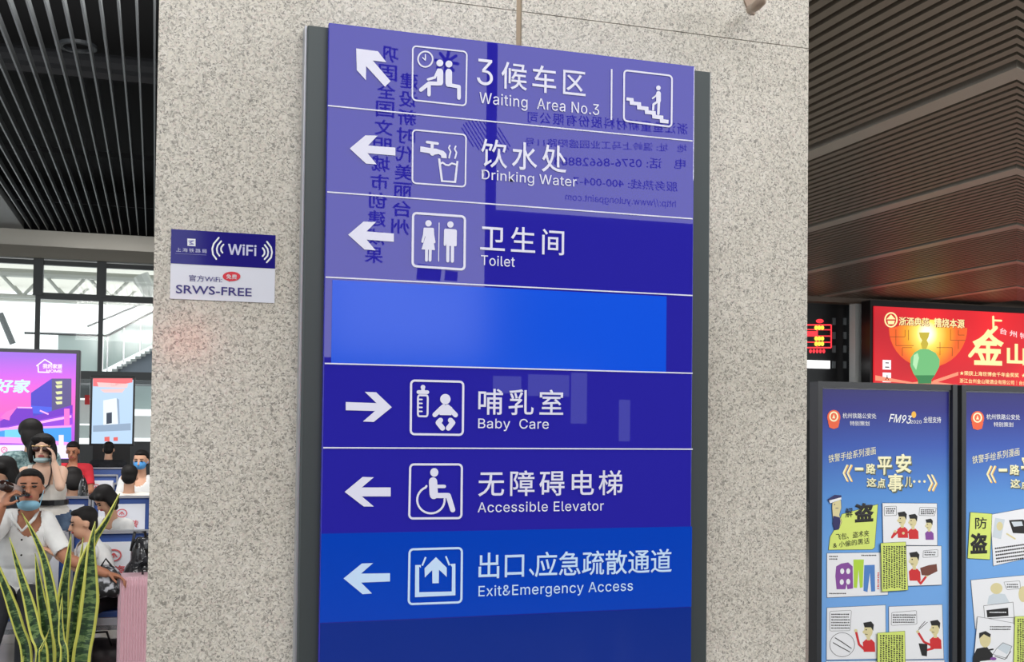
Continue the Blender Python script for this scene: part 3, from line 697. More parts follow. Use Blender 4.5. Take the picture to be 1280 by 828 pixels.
def stand(x0p, lab, dark_left):
    X0 = P(x0p, 600, YPS).x; X1 = X0+.1665*YPS
    zt_ = P(x0p, 484, YPS).z if False else P(1020, 481.5, YPS).z
    t = thing('poster_stand', lab, 'display stand', ((X0+X1)/2, YPS, 0), 'poster stands beside the granite column')
    for x, wd in ((X0-.012, .028), (X1-.012, .028)):
        MB().box(x-.004, YPS-.03, .05, x+wd, YPS+.05, zt_+.02).build('post', POLE, t, bevel=.002)
    MB().box(X0, YPS-.02, zt_-.012, X1, YPS+.04, zt_+.02).build('top_rail', POLE, t)
    MB().box(X0, YPS-.02, .06, X1, YPS+.04, .11).build('bottom_rail', POLE, t)
    for x in (X0+.01, X1-.01): MB().box(x-.03, YPS-.3, 0, x+.03, YPS+.3, .05).build('foot', POLE, t)
    MB().box(X0+.014, YPS, .11, X1-.012, YPS+.012, zt_-.012).build('edge_sheet', PALE, t)
    MB().box(X0+.022, YPS-.003, .12, X1-.02, YPS, zt_-.020).build('poster_sheet', SKY, t)
    return t
dx = 0
def head_block(t, off, full=True):
    tf = lambda x, y: cA(x+off[0], y+off[1]); Y = YPS-.005
    def PT(s, x0, y0, x1, y1, m, tilt=None, Y=Y, **k):
        a = tf(x0, y0); e = tf(x1, y1)
        T(t, s, a[0], a[1], e[0], e[1], m, Y=Y, tilt=None if tilt is None else tf(0, tilt)[1], **k)
    pr = Pr(tf, Y); pr.ell(184, 226, 36, 40, 0); pr.poly([(152, 250), (216, 250), (208, 282), (184, 290), (160, 282)], 0); pr.ell(184, 222, 25, 28, 1); pr.ell(184, 222, 17, 20, 0); pr.poly([(176, 232), (184, 208), (192, 232)], 1)
    pr.build('police_emblem', [ORG, CREAM], t)
    PT('杭州铁路公安处', 232, 202, 416, 232, WHITE, bold=.012); PT('特别策划', 272, 246, 378, 272, WHITE, bold=.012)
    PT('FM93', 482, 206, 600, 252, WHITE, tilt=262, bold=.02, shear=.35) if full else None
    if full:
        pr = Pr(tf, Y); pr.ell(620, 212, 13, 18); pr.build('flame_mark', YEL, t)
        PT('2020', 602, 242, 662, 260, WHITE, bold=.01); PT('全程支持', 672, 222, 768, 256, WHITE, bold=.012)
    PT('铁警手绘系列漫画', 155, 432, 412, 476, CREAM, tilt=428, bold=.0)
    pr = Pr(tf, Y)
    for x, s in ((240, 1), (262, 1)): pr.line([(x+20, 490), (x, 532), (x+20, 574)], 10, 1); pr.line([(x+16, 487), (x-4, 530), (x+16, 571)], 8, 0)
    if full:
        for x in (700, 722): pr.line([(x, 545), (x+22, 588), (x+4, 626)], 10, 1); pr.line([(x-4, 541), (x+18, 585), (x, 622)], 8, 0)
        for x in (622, 650, 678): pr.ell(x, 576, 7, 7, 0)
    pr.build('bracket_marks', [CREAM, YEL], t)
    SHD = mat('title_shadow', (96, 104, 90), .5)
    PL = [('一', 298, 500, 345, 516, .05), ('路', 358, 478, 412, 535, .05)]
    PL += [('平', 420, 440, 500, 540, .07), ('安', 520, 425, 606, 530, .07), ('这', 362, 556, 416, 606, .05), ('点', 420, 558, 464, 612, .05), ('事', 478, 535, 560, 634, .07), ('儿', 570, 550, 610, 608, .06)] if full else [('平', 420, 440, 500, 540, .07), ('这', 362, 546, 416, 596, .05), ('点', 420, 552, 464, 606, .05)]
    for s, x0, y0, x1, y1, bd in PL:
        PT(s, x0+4, y0+5, x1+6, y1+6, SHD, bold=bd*1.7, Y=YPS-.0048); PT(s, x0, y0, x1, y1, CREAM, bold=bd, Y=YPS-.0060)
s1 = stand(1021, 'blue poster stand next to the granite column with wallet and clothes comics', True)
s2 = stand(1200.5, 'blue poster stand at the right edge of the photo with a laptop comic', False)
head_block(s1, (0, 0)); head_block(s2, (783, 6), True)
YQ = YPS-.005
class Panel:
    def __init__(s, t, tf, name, lab, layer=0): s.t = t; s.tf = tf; s.Y = YQ-.002*layer; s.name = name; s.lab = lab; s.part = None
    def base(s, pts, m):
        a = [P(*s.tf(*q), s.Y) for q in pts]
        s.part = MB().slab(a, .0012).build(s.name, m, s.t); s.part['label'] = s.lab
        pr = Pr(s.tf, s.Y-.0003); pr.line(pts, 1.6, closed=True, caps=False); pr.build('outline', BLK, s.part); return s
    def pr(s, name, mats, fn, k=1):
        p = Pr(s.tf, s.Y-.0003-.0003*k); fn(p); p.build(name, mats, s.part); return s
    def text(s, st, x0, y0, x1, y1, m=BLK, tilt=None, k=2, **kw):
        a = s.tf(x0, y0); e = s.tf(x1, y1)
        T(s.part, st, a[0], a[1], e[0], e[1], m, Y=s.Y-.0003-.0003*k, tilt=None if tilt is None else s.tf(0, tilt)[1], **kw); return s
def scribble(p, x0, y0, x1, y1, rows, m=0, vert=False, seed=1):
    rnd = random.Random(seed)
    for r in range(rows):
        if vert:
            x = x0+(x1-x0)*(r+.5)/rows; y = y0
            while y < y1-6: 
                l = rnd.uniform(6, 9); p.poly([(x-4.6, y), (x+rnd.uniform(2, 5.2), y+rnd.uniform(0, 2)), (x+rnd.uniform(1, 5.2), y+l), (x-rnd.uniform(1, 4.8), y+l)], m); y += l+rnd.uniform(2.2, 4.5)
        else:
            y = y0+(y1-y0)*(r+.5)/rows; x = x0
            while x < x1-6:
                l = rnd.uniform(5, 8); p.poly([(x, y-3.2), (x+l, y-rnd.uniform(1.5, 3.2)), (x+l, y+3.2), (x, y+rnd.uniform(1.5, 3.2))], m); x += l+rnd.uniform(2, 3.5)
def cartoon(cx, cy_, s, shirt, hair=1, flip=1, arms=()):
    def f(p):
        X = lambda x: cx+flip*x*s; Y = lambda y: cy_+y*s
        p.poly([(X(-20), Y(92)), (X(-24), Y(50)), (X(-10), Y(38)), (X(14), Y(38)), (X(28), Y(52)), (X(30), Y(92))], shirt)
        for a in arms: p.line([(X(x), Y(y)) for x, y in a], 10*s, shirt); p.ell(X(a[-1][0]), Y(a[-1][1]), 7*s, m=2)
        p.poly([(X(-8), Y(24)), (X(8), Y(24)), (X(9), Y(42)), (X(-6), Y(42))], 2)
        p.ell(X(0), Y(0), 19*s, 30*s, 2); p.ell(X(-17), Y(6), 8*s, 7*s, 2)
        p.poly([(X(-16), Y(-14)), (X(-22), Y(-34)), (X(12), Y(-40)), (X(24), Y(-26)), (X(21), Y(2)), (X(12), Y(-14))], 3)
        p.ell(X(-9), Y(-4), 3*s, m=3); p.line([(X(-14), Y(15)), (X(-4), Y(17))], 2.5*s, 3)
    return f
CM = [WHITE, RED, SKINP, BLK, PURP, BRN, GRYL]
# stand one
q = Panel(s1, cB, 'title_card', 'yellow green card with the big black character').base([(208, 92), (388, 42), (372, 258), (360, 268), (142, 270), (150, 205), (200, 118)], LIME)
q.text('解', 226, 62, 262, 110, tilt=106, bold=.02); q.text('盗', 272, 38, 368, 134, tilt=128, bold=.09)
q.text('飞包、盗术夹', 178, 190, 344, 222, tilt=202, bold=.01); q.text('& 小偷的黑话', 165, 232, 346, 262, tilt=238, bold=.01)
q = Panel(s1, cB, 'officer_print', 'printed officer in a peaked cap', 1); q.base([(162, 20), (178, 12), (204, 22), (206, 60), (196, 96), (208, 130), (196, 160), (170, 165), (164, 120), (160, 60)], SKINP)
def f(p):
    p.poly([(138, 18), (172, -4), (206, -2), (206, 18), (150, 40)], 0); p.poly([(145, 24), (205, 8), (206, 18), (150, 38)], 1)
    p.poly([(166, 100), (198, 108), (202, 128), (194, 168), (172, 172), (162, 140)], 0); p.line([(178, 62), (190, 62)], 3, 0); p.ell(172, 44, 3, m=0)
q.pr('uniform_print', [NVY, WHITE], f)
q = Panel(s1, cB, 'comic_panel', 'comic panel with two men and a woman in purple', 1).base([(410, 36), (682, 38), (684, 248), (414, 246)], WHITE)
def f(p):
    cartoon(508, 118, 1.0, 1, arms=([(-20, 60), (-50, 90), (-34, 60)],))(p); cartoon(562, 128, .95, 1, arms=([(-14, 55), (-50, 62)],))(p); cartoon(642, 146, .8, 4)(p)
    p.rrect([(420, 54), (480, 52), (480, 98), (420, 100)], 1.5, m=3); p.rrect([(596, 58), (678, 60), (670, 100), (592, 98)], 1.5, m=3)
q.pr('figures', CM, f); q.pr('speech', [BLK], lambda p: (scribble(p, 428, 60, 474, 92, 3, seed=2), scribble(p, 602, 66, 668, 94, 3, seed=3)), 2)
q = Panel(s1, cB, 'comic_panel', 'comic panel with coats and trousers', 0).base([(134, 286), (440, 282), (438, 494), (134, 508)], WHITE)
def f(p):
    p.poly([(205, 338), (240, 332), (262, 352), (264, 462), (236, 466), (232, 440), (226, 466), (182, 466), (176, 400), (180, 352)], 0)
    p.poly([(266, 318), (318, 318), (312, 456), (298, 460), (292, 368), (284, 460), (268, 458)], 1)
    p.poly([(320, 346), (372, 344), (374, 476), (354, 478), (348, 384), (336, 480), (316, 474)], 2)
    for x, y in ((210, 376), (240, 376), (208, 430), (240, 428)): p.ell(x, y, 10, 14, 3)
q.pr('clothes', [PURP, GRN, BLU, WHITE], f); q.pr('notes', [BLK, RED], lambda p: (scribble(p, 146, 296, 190, 322, 2), scribble(p, 306, 290, 386, 304, 1), scribble(p, 146, 480, 236, 494, 1), scribble(p, 384, 382, 396, 470, 1, m=1, vert=True)), 2)
q = Panel(s1, cB, 'comic_panel', 'comic panel with a man holding an open wallet', 2).base([(528, 250), (704, 250), (706, 444), (530, 450)], WHITE)
def f(p):
    cartoon(568, 322, 1.1, 1, arms=([(10, 80), (30, 105), (58, 68)],))(p); p.poly([(598, 360), (640, 346), (680, 340), (684, 376), (640, 398), (606, 396)], 5); p.rrect([(614, 274), (686, 268), (686, 304), (612, 308)], 1.5, m=3)
q.pr('figures', CM, f); q.pr('speech', [BLK], lambda p: scribble(p, 620, 276, 680, 300, 2, seed=5), 2)
q = Panel(s1, cB, 'text_card', 'yellow green card of vertical writing above the wallet comic', 4).base([(402, 236), (526, 230), (538, 470), (408, 478)], LIME)
q.pr('writing', [BLK], lambda p: scribble(p, 412, 250, 528, 462, 9, vert=True, seed=9))
q = Panel(s1, cB, 'comic_panel', 'comic panel with a waving man and a round inset', 0).base([(134, 558), (426, 544), (428, 812), (132, 818)], WHITE)
def f(p):
    cartoon(340, 672, 1.15, 1, arms=([(-18, 80), (-40, 60), (-54, 0)],))(p); p.rrect([(148, 576), (256, 570), (250, 672), (148, 674)], 1.5, m=3)
    n = 24; p.line([(210+62*math.cos(2*math.pi*k/n), 742+60*math.sin(2*math.pi*k/n)) for k in range(n)], 2, 3, closed=True); p.line([(175, 708), (208, 728), (255, 760)], 4, 3); p.line([(165, 732), (200, 752), (248, 778)], 4, 3)
q.pr('figures', CM, f); q.pr('speech', [BLK], lambda p: scribble(p, 156, 584, 250, 666, 6, seed=11), 2)
q = Panel(s1, cB, 'comic_panel', 'comic panel with a man holding scissors', 0).base([(442, 552), (708, 542), (716, 812), (444, 818)], WHITE)
def f(p):
    cartoon(672, 662, 1.1, 1, arms=([(-18, 75), (-50, 60), (-78, 14)], [(-10, 90), (-50, 100)]))(p); p.rrect([(456, 582), (580, 572), (582, 640), (454, 646)], 1.5, m=3); p.poly([(590, 735), (634, 738), (632, 800), (606, 796)], 3); p.line([(590, 668), (634, 630)], 3, 3); p.line([(592, 660), (622, 626)], 3, 3)
q.pr('figures', CM, f); q.pr('speech', [BLK], lambda p: scribble(p, 462, 588, 576, 636, 4, seed=12), 2)
q = Panel(s1, cB, 'text_card', 'yellow green card of vertical writing between the two lowest comics', 4).base([(386, 684), (522, 674), (526, 940), (384, 950)], LIME)
q.pr('writing', [BLK], lambda p: scribble(p, 396, 694, 516, 930, 9, vert=True, seed=10))
q = Panel(s1, cB, 'comic_panel', 'comic panel cut by the bottom edge', 0).base([(128, 824), (720, 818), (722, 1100), (128, 1110)], WHITE)
# stand two
q = Panel(s2, cB, 'title_card', 'yellow green card with two big black characters', 1).base([(848, 82), (956, 90), (946, 318), (834, 312)], LIME)
q.text('防', 872, 108, 930, 166, bold=.02); q.text('盗', 848, 186, 934, 290, bold=.08)
q = Panel(s2, cB, 'comic_panel', 'comic panel with a laptop and crumpled notes', 0).base([(948, 94), (1300, 30), (1310, 270), (962, 350)], WHITE)
def f(p):
    p.poly([(1040, 122), (1110, 118), (1150, 150), (1150, 190), (1060, 186)], 3); p.poly([(1052, 130), (1104, 128), (1110, 150), (1064, 154)], 6); p.ell(1050, 204, 26, 20, 0); p.line([(1030, 190), (1070, 215)], 8, 2)
    p.poly([(972, 110), (1020, 118), (1000, 216), (958, 206)], 6); p.ell(994, 152, 16, 22, 2)
q.pr('figures', CM, f)
def f(p):
    for r in range(5):
        y = 262+r*17
        x = 970+r*2
        while x < 1180: p.poly([(x, y-3-(x-970)*.14), (x+8, y-3-(x-970)*.14), (x+8, y+4-(x-970)*.14), (x, y+5-(x-970)*.14)]); x += 10.5
q.pr('writing', [BLK], f, 2)
q = Panel(s2, cB, 'comic_panel', 'comic panel with a resting pale figure', 0).base([(850, 420), (1310, 378), (1320, 640), (872, 664)], WHITE)
def f(p):
    p.poly([(932, 540), (940, 500), (970, 484), (1020, 490), (1042, 530), (1040, 545)], 6); p.ell(978, 462, 30, 28, 2); p.ell(1110, 490, 22, 40, 2)
    p.rrect([(1014, 430), (1094, 424), (1098, 462), (1030, 468)], 1.5, m=3); p.poly([(914, 548), (1060, 530), (1066, 606), (920, 612)], 0); p.line([(914, 548), (1060, 530), (1066, 606), (920, 612)], 2, 3, closed=True); p.poly([(928, 570), (1036, 558), (1038, 598), (932, 606)], 3)
q.pr('figures', CM, f); q.pr('label_marks', [WHITE, BLK], lambda p: (scribble(p, 944, 570, 1030, 592, 1, 0, seed=3), scribble(p, 1030, 436, 1090, 460, 2, 1, seed=3)), 2)
q = Panel(s2, cB, 'comic_panel', 'comic panel with a man in a black suit at a laptop', 2).base([(884, 602), (1062, 634), (1100, 680), (1100, 1000), (850, 980)], WHITE)
def f(p):
    p.poly([(862, 800), (880, 762), (930, 752), (960, 790), (955, 850), (862, 850)], 3); p.ell(922, 716, 28, 40, 2); p.poly([(892, 712), (892, 684), (924, 674), (950, 690), (946, 706), (915, 690)], 3)
    p.line([(930, 770), (960, 765)], 8, 3); p.line([(900, 830), (970, 822)], 12, 0); p.poly([(980, 760), (1010, 732), (1055, 750), (1030, 790)], 6); p.line([(970, 800), (1020, 815), (1050, 775)], 3, 3); p.ell(962, 812, 16, 8, 4)
    p.line([(980, 760), (1010, 732), (1055, 750), (1030, 810), (960, 790)], 2, 3, closed=True)
q.pr('figures', CM, f); q.pr('writing', [BLK], lambda p: (scribble(p, 946, 646, 1052, 672, 2, 0, seed=3)), 2)
q = Panel(s2, cB, 'text_card', 'yellow green card of vertical writing', 4).base([(1070, 602), (1180, 598), (1190, 900), (1062, 890)], LIME)
q.pr('writing', [BLK], lambda p: scribble(p, 1080, 612, 1176, 880, 8, vert=True, seed=14))

# ------------------------------------------------------------------ seat rows facing the camera
SBL = mat('seat_blue', (42, 78, 150), .45); COV = mat('cover_white', (222, 224, 230), .6); CRED = mat('cover_red', (206, 84, 88), .6)
PITCHX = .54; ZB = .90
def seat_row(y, xs, label, ad=True, facing=1):
    x0, x1 = min(xs)-PITCHX/2, max(xs)+PITCHX/2
    t = thing('seat_row', label, 'seats', ((x0+x1)/2, y, 0), 'waiting hall seat rows')
    s = facing
    MB().box(x0, y-.04-s*.2, .30, x1, y+.04-s*.2, .36).build('beam', CHROME, t)
    for x in (x0+.15, x1-.15):
        l = MB(); l.box(x-.025, y-s*.2-.03, .03, x+.025, y-s*.2+.03, .30); l.box(x-.03, y-s*.2-.28, 0, x+.03, y-s*.2+.28, .035); l.build('leg', CHROME, t)
    base = None
    for x in xs:
        def bx(a, b_, c, d, e, f): return MB().box(x+a, min(y+s*b_, y+s*e), c, x+d, max(y+s*b_, y+s*e), f)
        def slant(m0, m1, z0, z1, th, wd):   # upright pad leaning back
            ya, yb = y+s*m0, y+s*m1
            return MB().add([(x-wd/2, ya, z0), (x+wd/2, ya, z0), (x+wd/2, yb, z1), (x-wd/2, yb, z1), (x-wd/2, ya+s*th, z0), (x+wd/2, ya+s*th, z0), (x+wd/2, yb+s*th, z1), (x-wd/2, yb+s*th, z1)],
                            [(0, 1, 2, 3), (7, 6, 5, 4), (0, 4, 5, 1), (2, 6, 7, 3), (1, 5, 6, 2), (0, 3, 7, 4)])
        bx(-.25, -.46, .40, .25, .0, .455).build('seat', SBL, t, bevel=.01)
        bx(-.25, -.485, .375, .25, -.455, .42).build('seat_edge', ALU_L, t)
        slant(.0, .06, .44, ZB-.02, .035, .49).build('backrest', SBL, t, bevel=.008)
        f = MB(); 
        f.box(x-.265, min(y+s*.0, y+s*.09), .42, x-.245, max(y+s*.0, y+s*.09), ZB); f.box(x+.245, min(y, y+s*.09), .42, x+.265, max(y, y+s*.09), ZB); f.box(x-.265, y+s*.03-.0, ZB-.02, x+.265, y+s*.03+s*.06 if s > 0 else y+s*.03, ZB) if s > 0 else None
        f.build('back_frame', ALU_L, t)
        if ad and s > 0:
            c = slant(-.008, .044, .50, ZB-.075, .006, .415).build('ad_cover', COV, t)
            yy = y-.012
            def tf(u, v): return Vector((x+u, yy+.052*((v-.50)/(ZB-.575))-.004, v))
            zc = ZB-.16
            pr = Pr(fn=lambda u, v: tf(u, v)); n = 20
            pr.line([(.045*math.cos(2*math.pi*k/n), zc+.036*math.sin(2*math.pi*k/n)) for k in range(n)], .009, closed=True, caps=False)
            pr.line([(-.022, zc-.012), (0, zc+.014), (.022, zc-.012)], .008, caps=False); pr.line([(0, zc+.014), (0, zc-.018)], .007, caps=False)
            pr.build('logo_ring', CRED, c)
            T(c, '捷成瓷砖', -.15, ZB-.225, .15, ZB-.295, CRED, fn=lambda u, v: tf(u, v), bold=.03, sp=1.12)
            T(c, '★ ★ ★ ★', -.08, ZB-.31, .08, ZB-.322, CRED, fn=lambda u, v: tf(u, v))
            for sx_ in (-1, 1):
                pass
    for x in (xs[0]-PITCHX/2, ):
        pass
    return t
X = lambda px, Y: P(px, 600, Y).x
r1x = X(150, 7.75)-.03
seat_row(7.75, [r1x-k*PITCHX for k in range(3)], 'nearest row of blue seats with white advertising covers, behind the pink suitcase')
r2x = X(153, 11.1)
seat_row(11.1, [r2x-k*PITCHX for k in range(3)], 'middle row of blue seats with white advertising covers, two covers in clear view')
seat_row(15.2, [X(120, 15.2)-k*PITCHX for k in range(3)], 'small far row of blue seats with white covers behind the dark haired heads')
seat_row(17.3, [X(137, 17.3)], 'plain blue seat without a cover below the small standing screen', ad=False)
seat_row(13.3, [X(172, 13.3)], 'seat under the person in the bright blue mask', ad=False)
seat_row(10.1, [r2x-.0, r2x-PITCHX], 'blue seats backing onto the nearest row', ad=False) if False else None

# ------------------------------------------------------------------ standing screens
YA = 16.0
ps = thing('purple_screen', 'large purple and pink lit advertising screen left of the small portrait screen', 'screen', tuple(P(30, 578, YA)))
cP = crop(0, 430, 5.175)
a, c = P(-70, 438, YA), P(92.5, 574, YA)
MB().box(a.x-.05, YA+.01, c.z-.06, c.x+.05, YA+.22, a.z+.05).build('frame', mat('screen_frame', (52, 52, 60), .4), ps, bevel=.01)
PS = mat('purple_screen_image', (200, 70, 200), emit=1.0); nt, N, L, b = nodes(PS)
tc = N.new('ShaderNodeTexCoord'); sp_ = N.new('ShaderNodeSeparateXYZ'); L.new(tc.outputs['Object'], sp_.inputs[0])
mr = N.new('ShaderNodeMapRange'); mr.inputs[1].default_value = .1; mr.inputs[2].default_value = a.z-c.z; L.new(sp_.outputs[2], mr.inputs[0])
r1 = ramp(N, [(0, (150, 80, 210)), (.3, (190, 80, 220)), (.45, (246, 96, 190)), (.62, (232, 92, 205)), (.8, (200, 92, 222)), (1, (150, 96, 216))]); L.new(mr.outputs[0], r1.inputs[0]); L.new(r1.outputs[0], b.inputs['Emission Color'])
MB().box(a.x, YA, c.z, c.x, YA+.01, a.z).build('screen', PS, ps)
def E1(n, rgb): return mat('lit_'+n, rgb, emit=1.0)
K = 0
def sp(name, m, fn, k):
    pr = Pr(cP, YA-.004*k); fn(pr); pr.build(name, m, ps)
sp('building_print', [E1('indigo', (70, 60, 190)), E1('slate', (84, 76, 130)), E1('cyanblue', (70, 90, 220))], lambda p: (p.poly([(200, 318), (335, 225), (335, 470), (200, 470)], 0), p.poly([(335, 225), (462, 225), (462, 440), (335, 440)], 1), p.poly([(200, 400), (335, 410), (335, 455), (200, 450)], 2)), 1)
sp('window_marks', E1('cream', (214, 218, 160)), lambda p: [p.poly([(358, y), (402, y-4), (402, y+14), (368, y+18)]) for y in (245, 270, 310, 345, 375)], 2)
sp('skyline_print', [E1('violet', (110, 40, 190)), E1('violet2', (140, 60, 210))], lambda p: (p.poly([(0, 500), (60, 470), (110, 410), (210, 415), (215, 470), (470, 395), (470, 470), (0, 545)], 0), p.poly([(0, 545), (470, 450), (470, 520), (0, 560)], 1)), 2)
sp('light_trails', [E1('pinkwhite', (250, 170, 240)), E1('pink', (250, 110, 200))], lambda p: (p.poly([(-40, 560), (462, 462), (462, 478), (-40, 575)], 0), p.line([(112, 412), (208, 414)], 9, 0, caps=False), p.line([(258, 432), (314, 456)], 10, 0, caps=False), p.poly([(0, 480), (40, 440), (110, 412), (66, 470), (60, 496), (20, 485)], 1), p.poly([(415, 420), (450, 420), (450, 530), (415, 530)], 1)), 3)
sp('blue_band', [E1('azure', (60, 150, 240)), E1('cyan', (110, 200, 245)), E1('pinkpale', (236, 150, 235))], lambda p: (p.poly([(-40, 562), (462, 540), (462, 640), (-40, 610)], 0), p.poly([(30, 550), (150, 545), (150, 610), (30, 608)], 1), p.poly([(-40, 600), (200, 610), (462, 640), (462, 655), (-40, 640)], 2), p.poly([(-40, 545), (462, 528), (462, 540), (-40, 560)], 2)), 3)
sp('bottom_strip', E1('white', (226, 220, 240)), lambda p: p.poly([(-350, 655), (462, 655), (462, 742), (-350, 742)]), 4)
sp('qr_free_tag', E1('white', (226, 220, 240)), lambda p: p.poly([(380, 590), (412, 590), (412, 720), (380, 720)]), 5)
n = 24
sp('round_logo', E1('rose', (226, 90, 150)), lambda p: (p.line([(27+19*math.cos(2*math.pi*k/n), 686+17*math.sin(2*math.pi*k/n)) for k in range(n)], 6, closed=True, caps=False), p.line([(18, 692), (27, 678), (36, 692)], 4)), 5)
LWH = E1('logo_white', (246, 225, 248))
sp('house_logo', LWH, lambda p: p.line([(318, 185), (248, 183), (246, 140), (238, 142), (290, 102), (334, 128), (334, 136)], 8), 4)
def PTx(s, x0, y0, x1, y1, m=LWH, k=5, **kw):
    a = cP(x0, y0); e = cP(x1, y1)
    if 'tilt' in kw: kw['tilt'] = cP(0, kw['tilt'])[1]
    T(ps, s, a[0], a[1], e[0], e[1], m, Y=YA-.004*k, **kw)
PTx('我的家居', 276, 128, 402, 160, bold=.05); PTx('HOME', 300, 166, 402, 186, bold=.04)
PTx('好家', -36, 226, 190, 318, E1('logo_ice', (196, 232, 250)), bold=.06, shear=.12)
MB().box(-3.3, YA+.02, 0, -1.6, YA+.2, c.z-.06).build('stand_base', BLACK, ps)

YO = 20.0
pt = thing('portrait_screen', 'small portrait standing screen with pale blue appliance advert', 'screen', tuple(P(140, 557, YO)))
cO = crop(0, 420, 2.03)
a, c = P(113, 470, YO), P(167.5, 557.5, YO)
MB().box(a.x, YO+.01, c.z, c.x, YO+.12, a.z).build('frame', BLACK, pt, bevel=.01)
a, c = P(116, 474, YO), P(165, 555, YO)
BS = mat('pale_blue_screen', (176, 202, 228), emit=1.0)
MB().box(a.x, YO, c.z, c.x, YO+.01, a.z).build('screen', BS, pt)
def so(name, m, fn, k): pr = Pr(cO, YO-.004*k); fn(pr); pr.build(name, m, pt)
so('red_banner', [E1('soft_red', (226, 104, 110)), E1('pale_pink', (236, 190, 190))], lambda p: (p.poly([(236, 108), (336, 108), (336, 118), (280, 130), (236, 128)], 0), p.poly([(246, 118), (326, 122), (322, 132), (250, 130)], 1), p.poly([(254, 136), (318, 134), (310, 144), (264, 144)], 1)), 1)
so('appliance_print', [E1('appliance', (222, 232, 240)), E1('appliance_side', (140, 160, 184)), E1('dark_panel', (50, 60, 76))], lambda p: (p.poly([(262, 164), (296, 158), (300, 226), (262, 232)], 0), p.poly([(296, 158), (302, 162), (304, 222), (300, 226)], 1), p.poly([(270, 196), (284, 194), (284, 222), (270, 224)], 2), p.poly([(236, 228), (332, 222), (332, 240), (236, 244)], 1)), 2)
so('red_mark', E1('mark_red', (216, 96, 92)), lambda p: p.poly([(265, 257), (278, 256), (278, 268), (265, 268)]), 2)
so('red_mark', E1('mark_red', (216, 96, 92)), lambda p: p.poly([(288, 258), (299, 257), (299, 267), (288, 267)]), 2)
MB().box((a.x+c.x)/2-.3, YO+.01, 0, (a.x+c.x)/2+.3, YO+.12, c.z-.03).build('stand_base', BLACK, pt)

# ------------------------------------------------------------------ people
SKIN = mat('skin', (206, 158, 130), .55); SKIN2 = mat('tan_skin', (168, 112, 84), .55); SKIN3 = mat('pale_skin', (226, 186, 162), .55)
HAIR = mat('black_hair', (20, 17, 17), .68, spec=.3); EYE = mat('dark_eye', (24, 16, 14), .3); LIP = mat('lip', (160, 72, 70), .5)
MASKB = mat('mask_blue', (132, 182, 206), .8); MASKB2 = mat('mask_bright_blue', (78, 150, 214), .8); SHOE = mat('black_shoe', (24, 24, 26), .4)
def fab(name, a, b_, sc_=7): return noisy(name, [(.35, a), (.65, b_)], sc_, .85, bump=.4, detail=3)
FW_ = fab('white_cotton', (206, 206, 206), (228, 228, 226)); FJ = fab('blue_denim', (52, 70, 98), (88, 108, 134), 12); FB = fab('black_cloth', (18, 19, 24), (34, 35, 42))
FR = fab('red_cloth', (178, 30, 44), (204, 44, 58)); FT = fab('teal_pattern_cloth', (74, 104, 108), (150, 176, 176), 45); FC = fab('cream_top', (214, 208, 200), (234, 230, 222))
def basis(f, u):
    f = Vector(f).normalized(); r = f.cross(Vector(u)).normalized(); return r, f, r.cross(f).normalized()
class Body:
    def __init__(s): s.mb = MB(); s.seg = []
    def cap(s, p0, r0, p1, r1, tg=None):
        p0, p1 = Vector(p0), Vector(p1); d = (p1-p0); L = d.length or 1e-4; d = d/L; pts = []; rs = []
        for k in (90, 60, 30): a = math.radians(k); pts.append(p0-d*r0*math.sin(a)); rs.append(max(r0*math.cos(a), .0008))
        for k in range(5): t = k/4; pts.append(p0+(p1-p0)*t); rs.append(r0+(r1-r0)*t)
        for k in (30, 60, 90): a = math.radians(k); pts.append(p1+d*r1*math.sin(a)); rs.append(max(r1*math.cos(a), .0008))
        s.mb.tube(pts, rs, 12)
        if tg: s.seg.append((tg, p0, p1, (r0+r1)/2))
    def ell(s, c, ax, rad, tg=None):
        c = Vector(c); n, mz = 14, 9; vs = []; X_, Y_, Z_ = [Vector(q) for q in ax]
        for i in range(mz+1):
            th = math.pi*i/mz*.98+.01*math.pi
            for k in range(n):
                q = 2*math.pi*k/n; vs.append(c+X_*(rad[0]*math.sin(th)*math.cos(q))+Y_*(rad[1]*math.sin(th)*math.sin(q))+Z_*(rad[2]*math.cos(th)))
        fs = [(i*n+k, (i+1)*n+k, (i+1)*n+(k+1) % n, i*n+(k+1) % n) for i in range(mz) for k in range(n)]+[tuple(range(n)), tuple(range((mz+1)*n-1, mz*n-1, -1))]
        s.mb.add(vs, fs)
        if tg: s.seg.append((tg, c-Z_*rad[2]*.4, c+Z_*rad[2]*.4, (rad[0]+rad[1])/2))
    def grow(s, name, m, parent, vox, smooth=4, factor=.5):
        me = s.mb.mesh(name, m); o = bpy.data.objects.new(name, me); C.objects.link(o)
        md = o.modifiers.new('r', 'REMESH'); md.mode = 'VOXEL'; md.voxel_size = vox
        sm = o.modifiers.new('s', 'SMOOTH'); sm.iterations = smooth; sm.factor = factor
        dg = bpy.context.evaluated_depsgraph_get(); m2 = bpy.data.meshes.new_from_object(o.evaluated_get(dg)); m2.name = name
        bpy.data.objects.remove(o); bpy.data.meshes.remove(me)
        off = wloc(parent) if parent else Vector((0, 0, 0)); m2.transform(Matrix.Translation(-off))
        m2.polygons.foreach_set('use_smooth', [True]*len(m2.polygons)); m2.materials.clear(); m2.materials.append(m)
        return link(name, m2, parent)
def lump(name, m, parent, ells, vox=.012, smooth=3):
    b = Body(); I = ((1, 0, 0), (0, 1, 0), (0, 0, 1))
    for c, r in ells: b.ell(c, I, r)
    return b.grow(name, m, parent, vox, smooth)
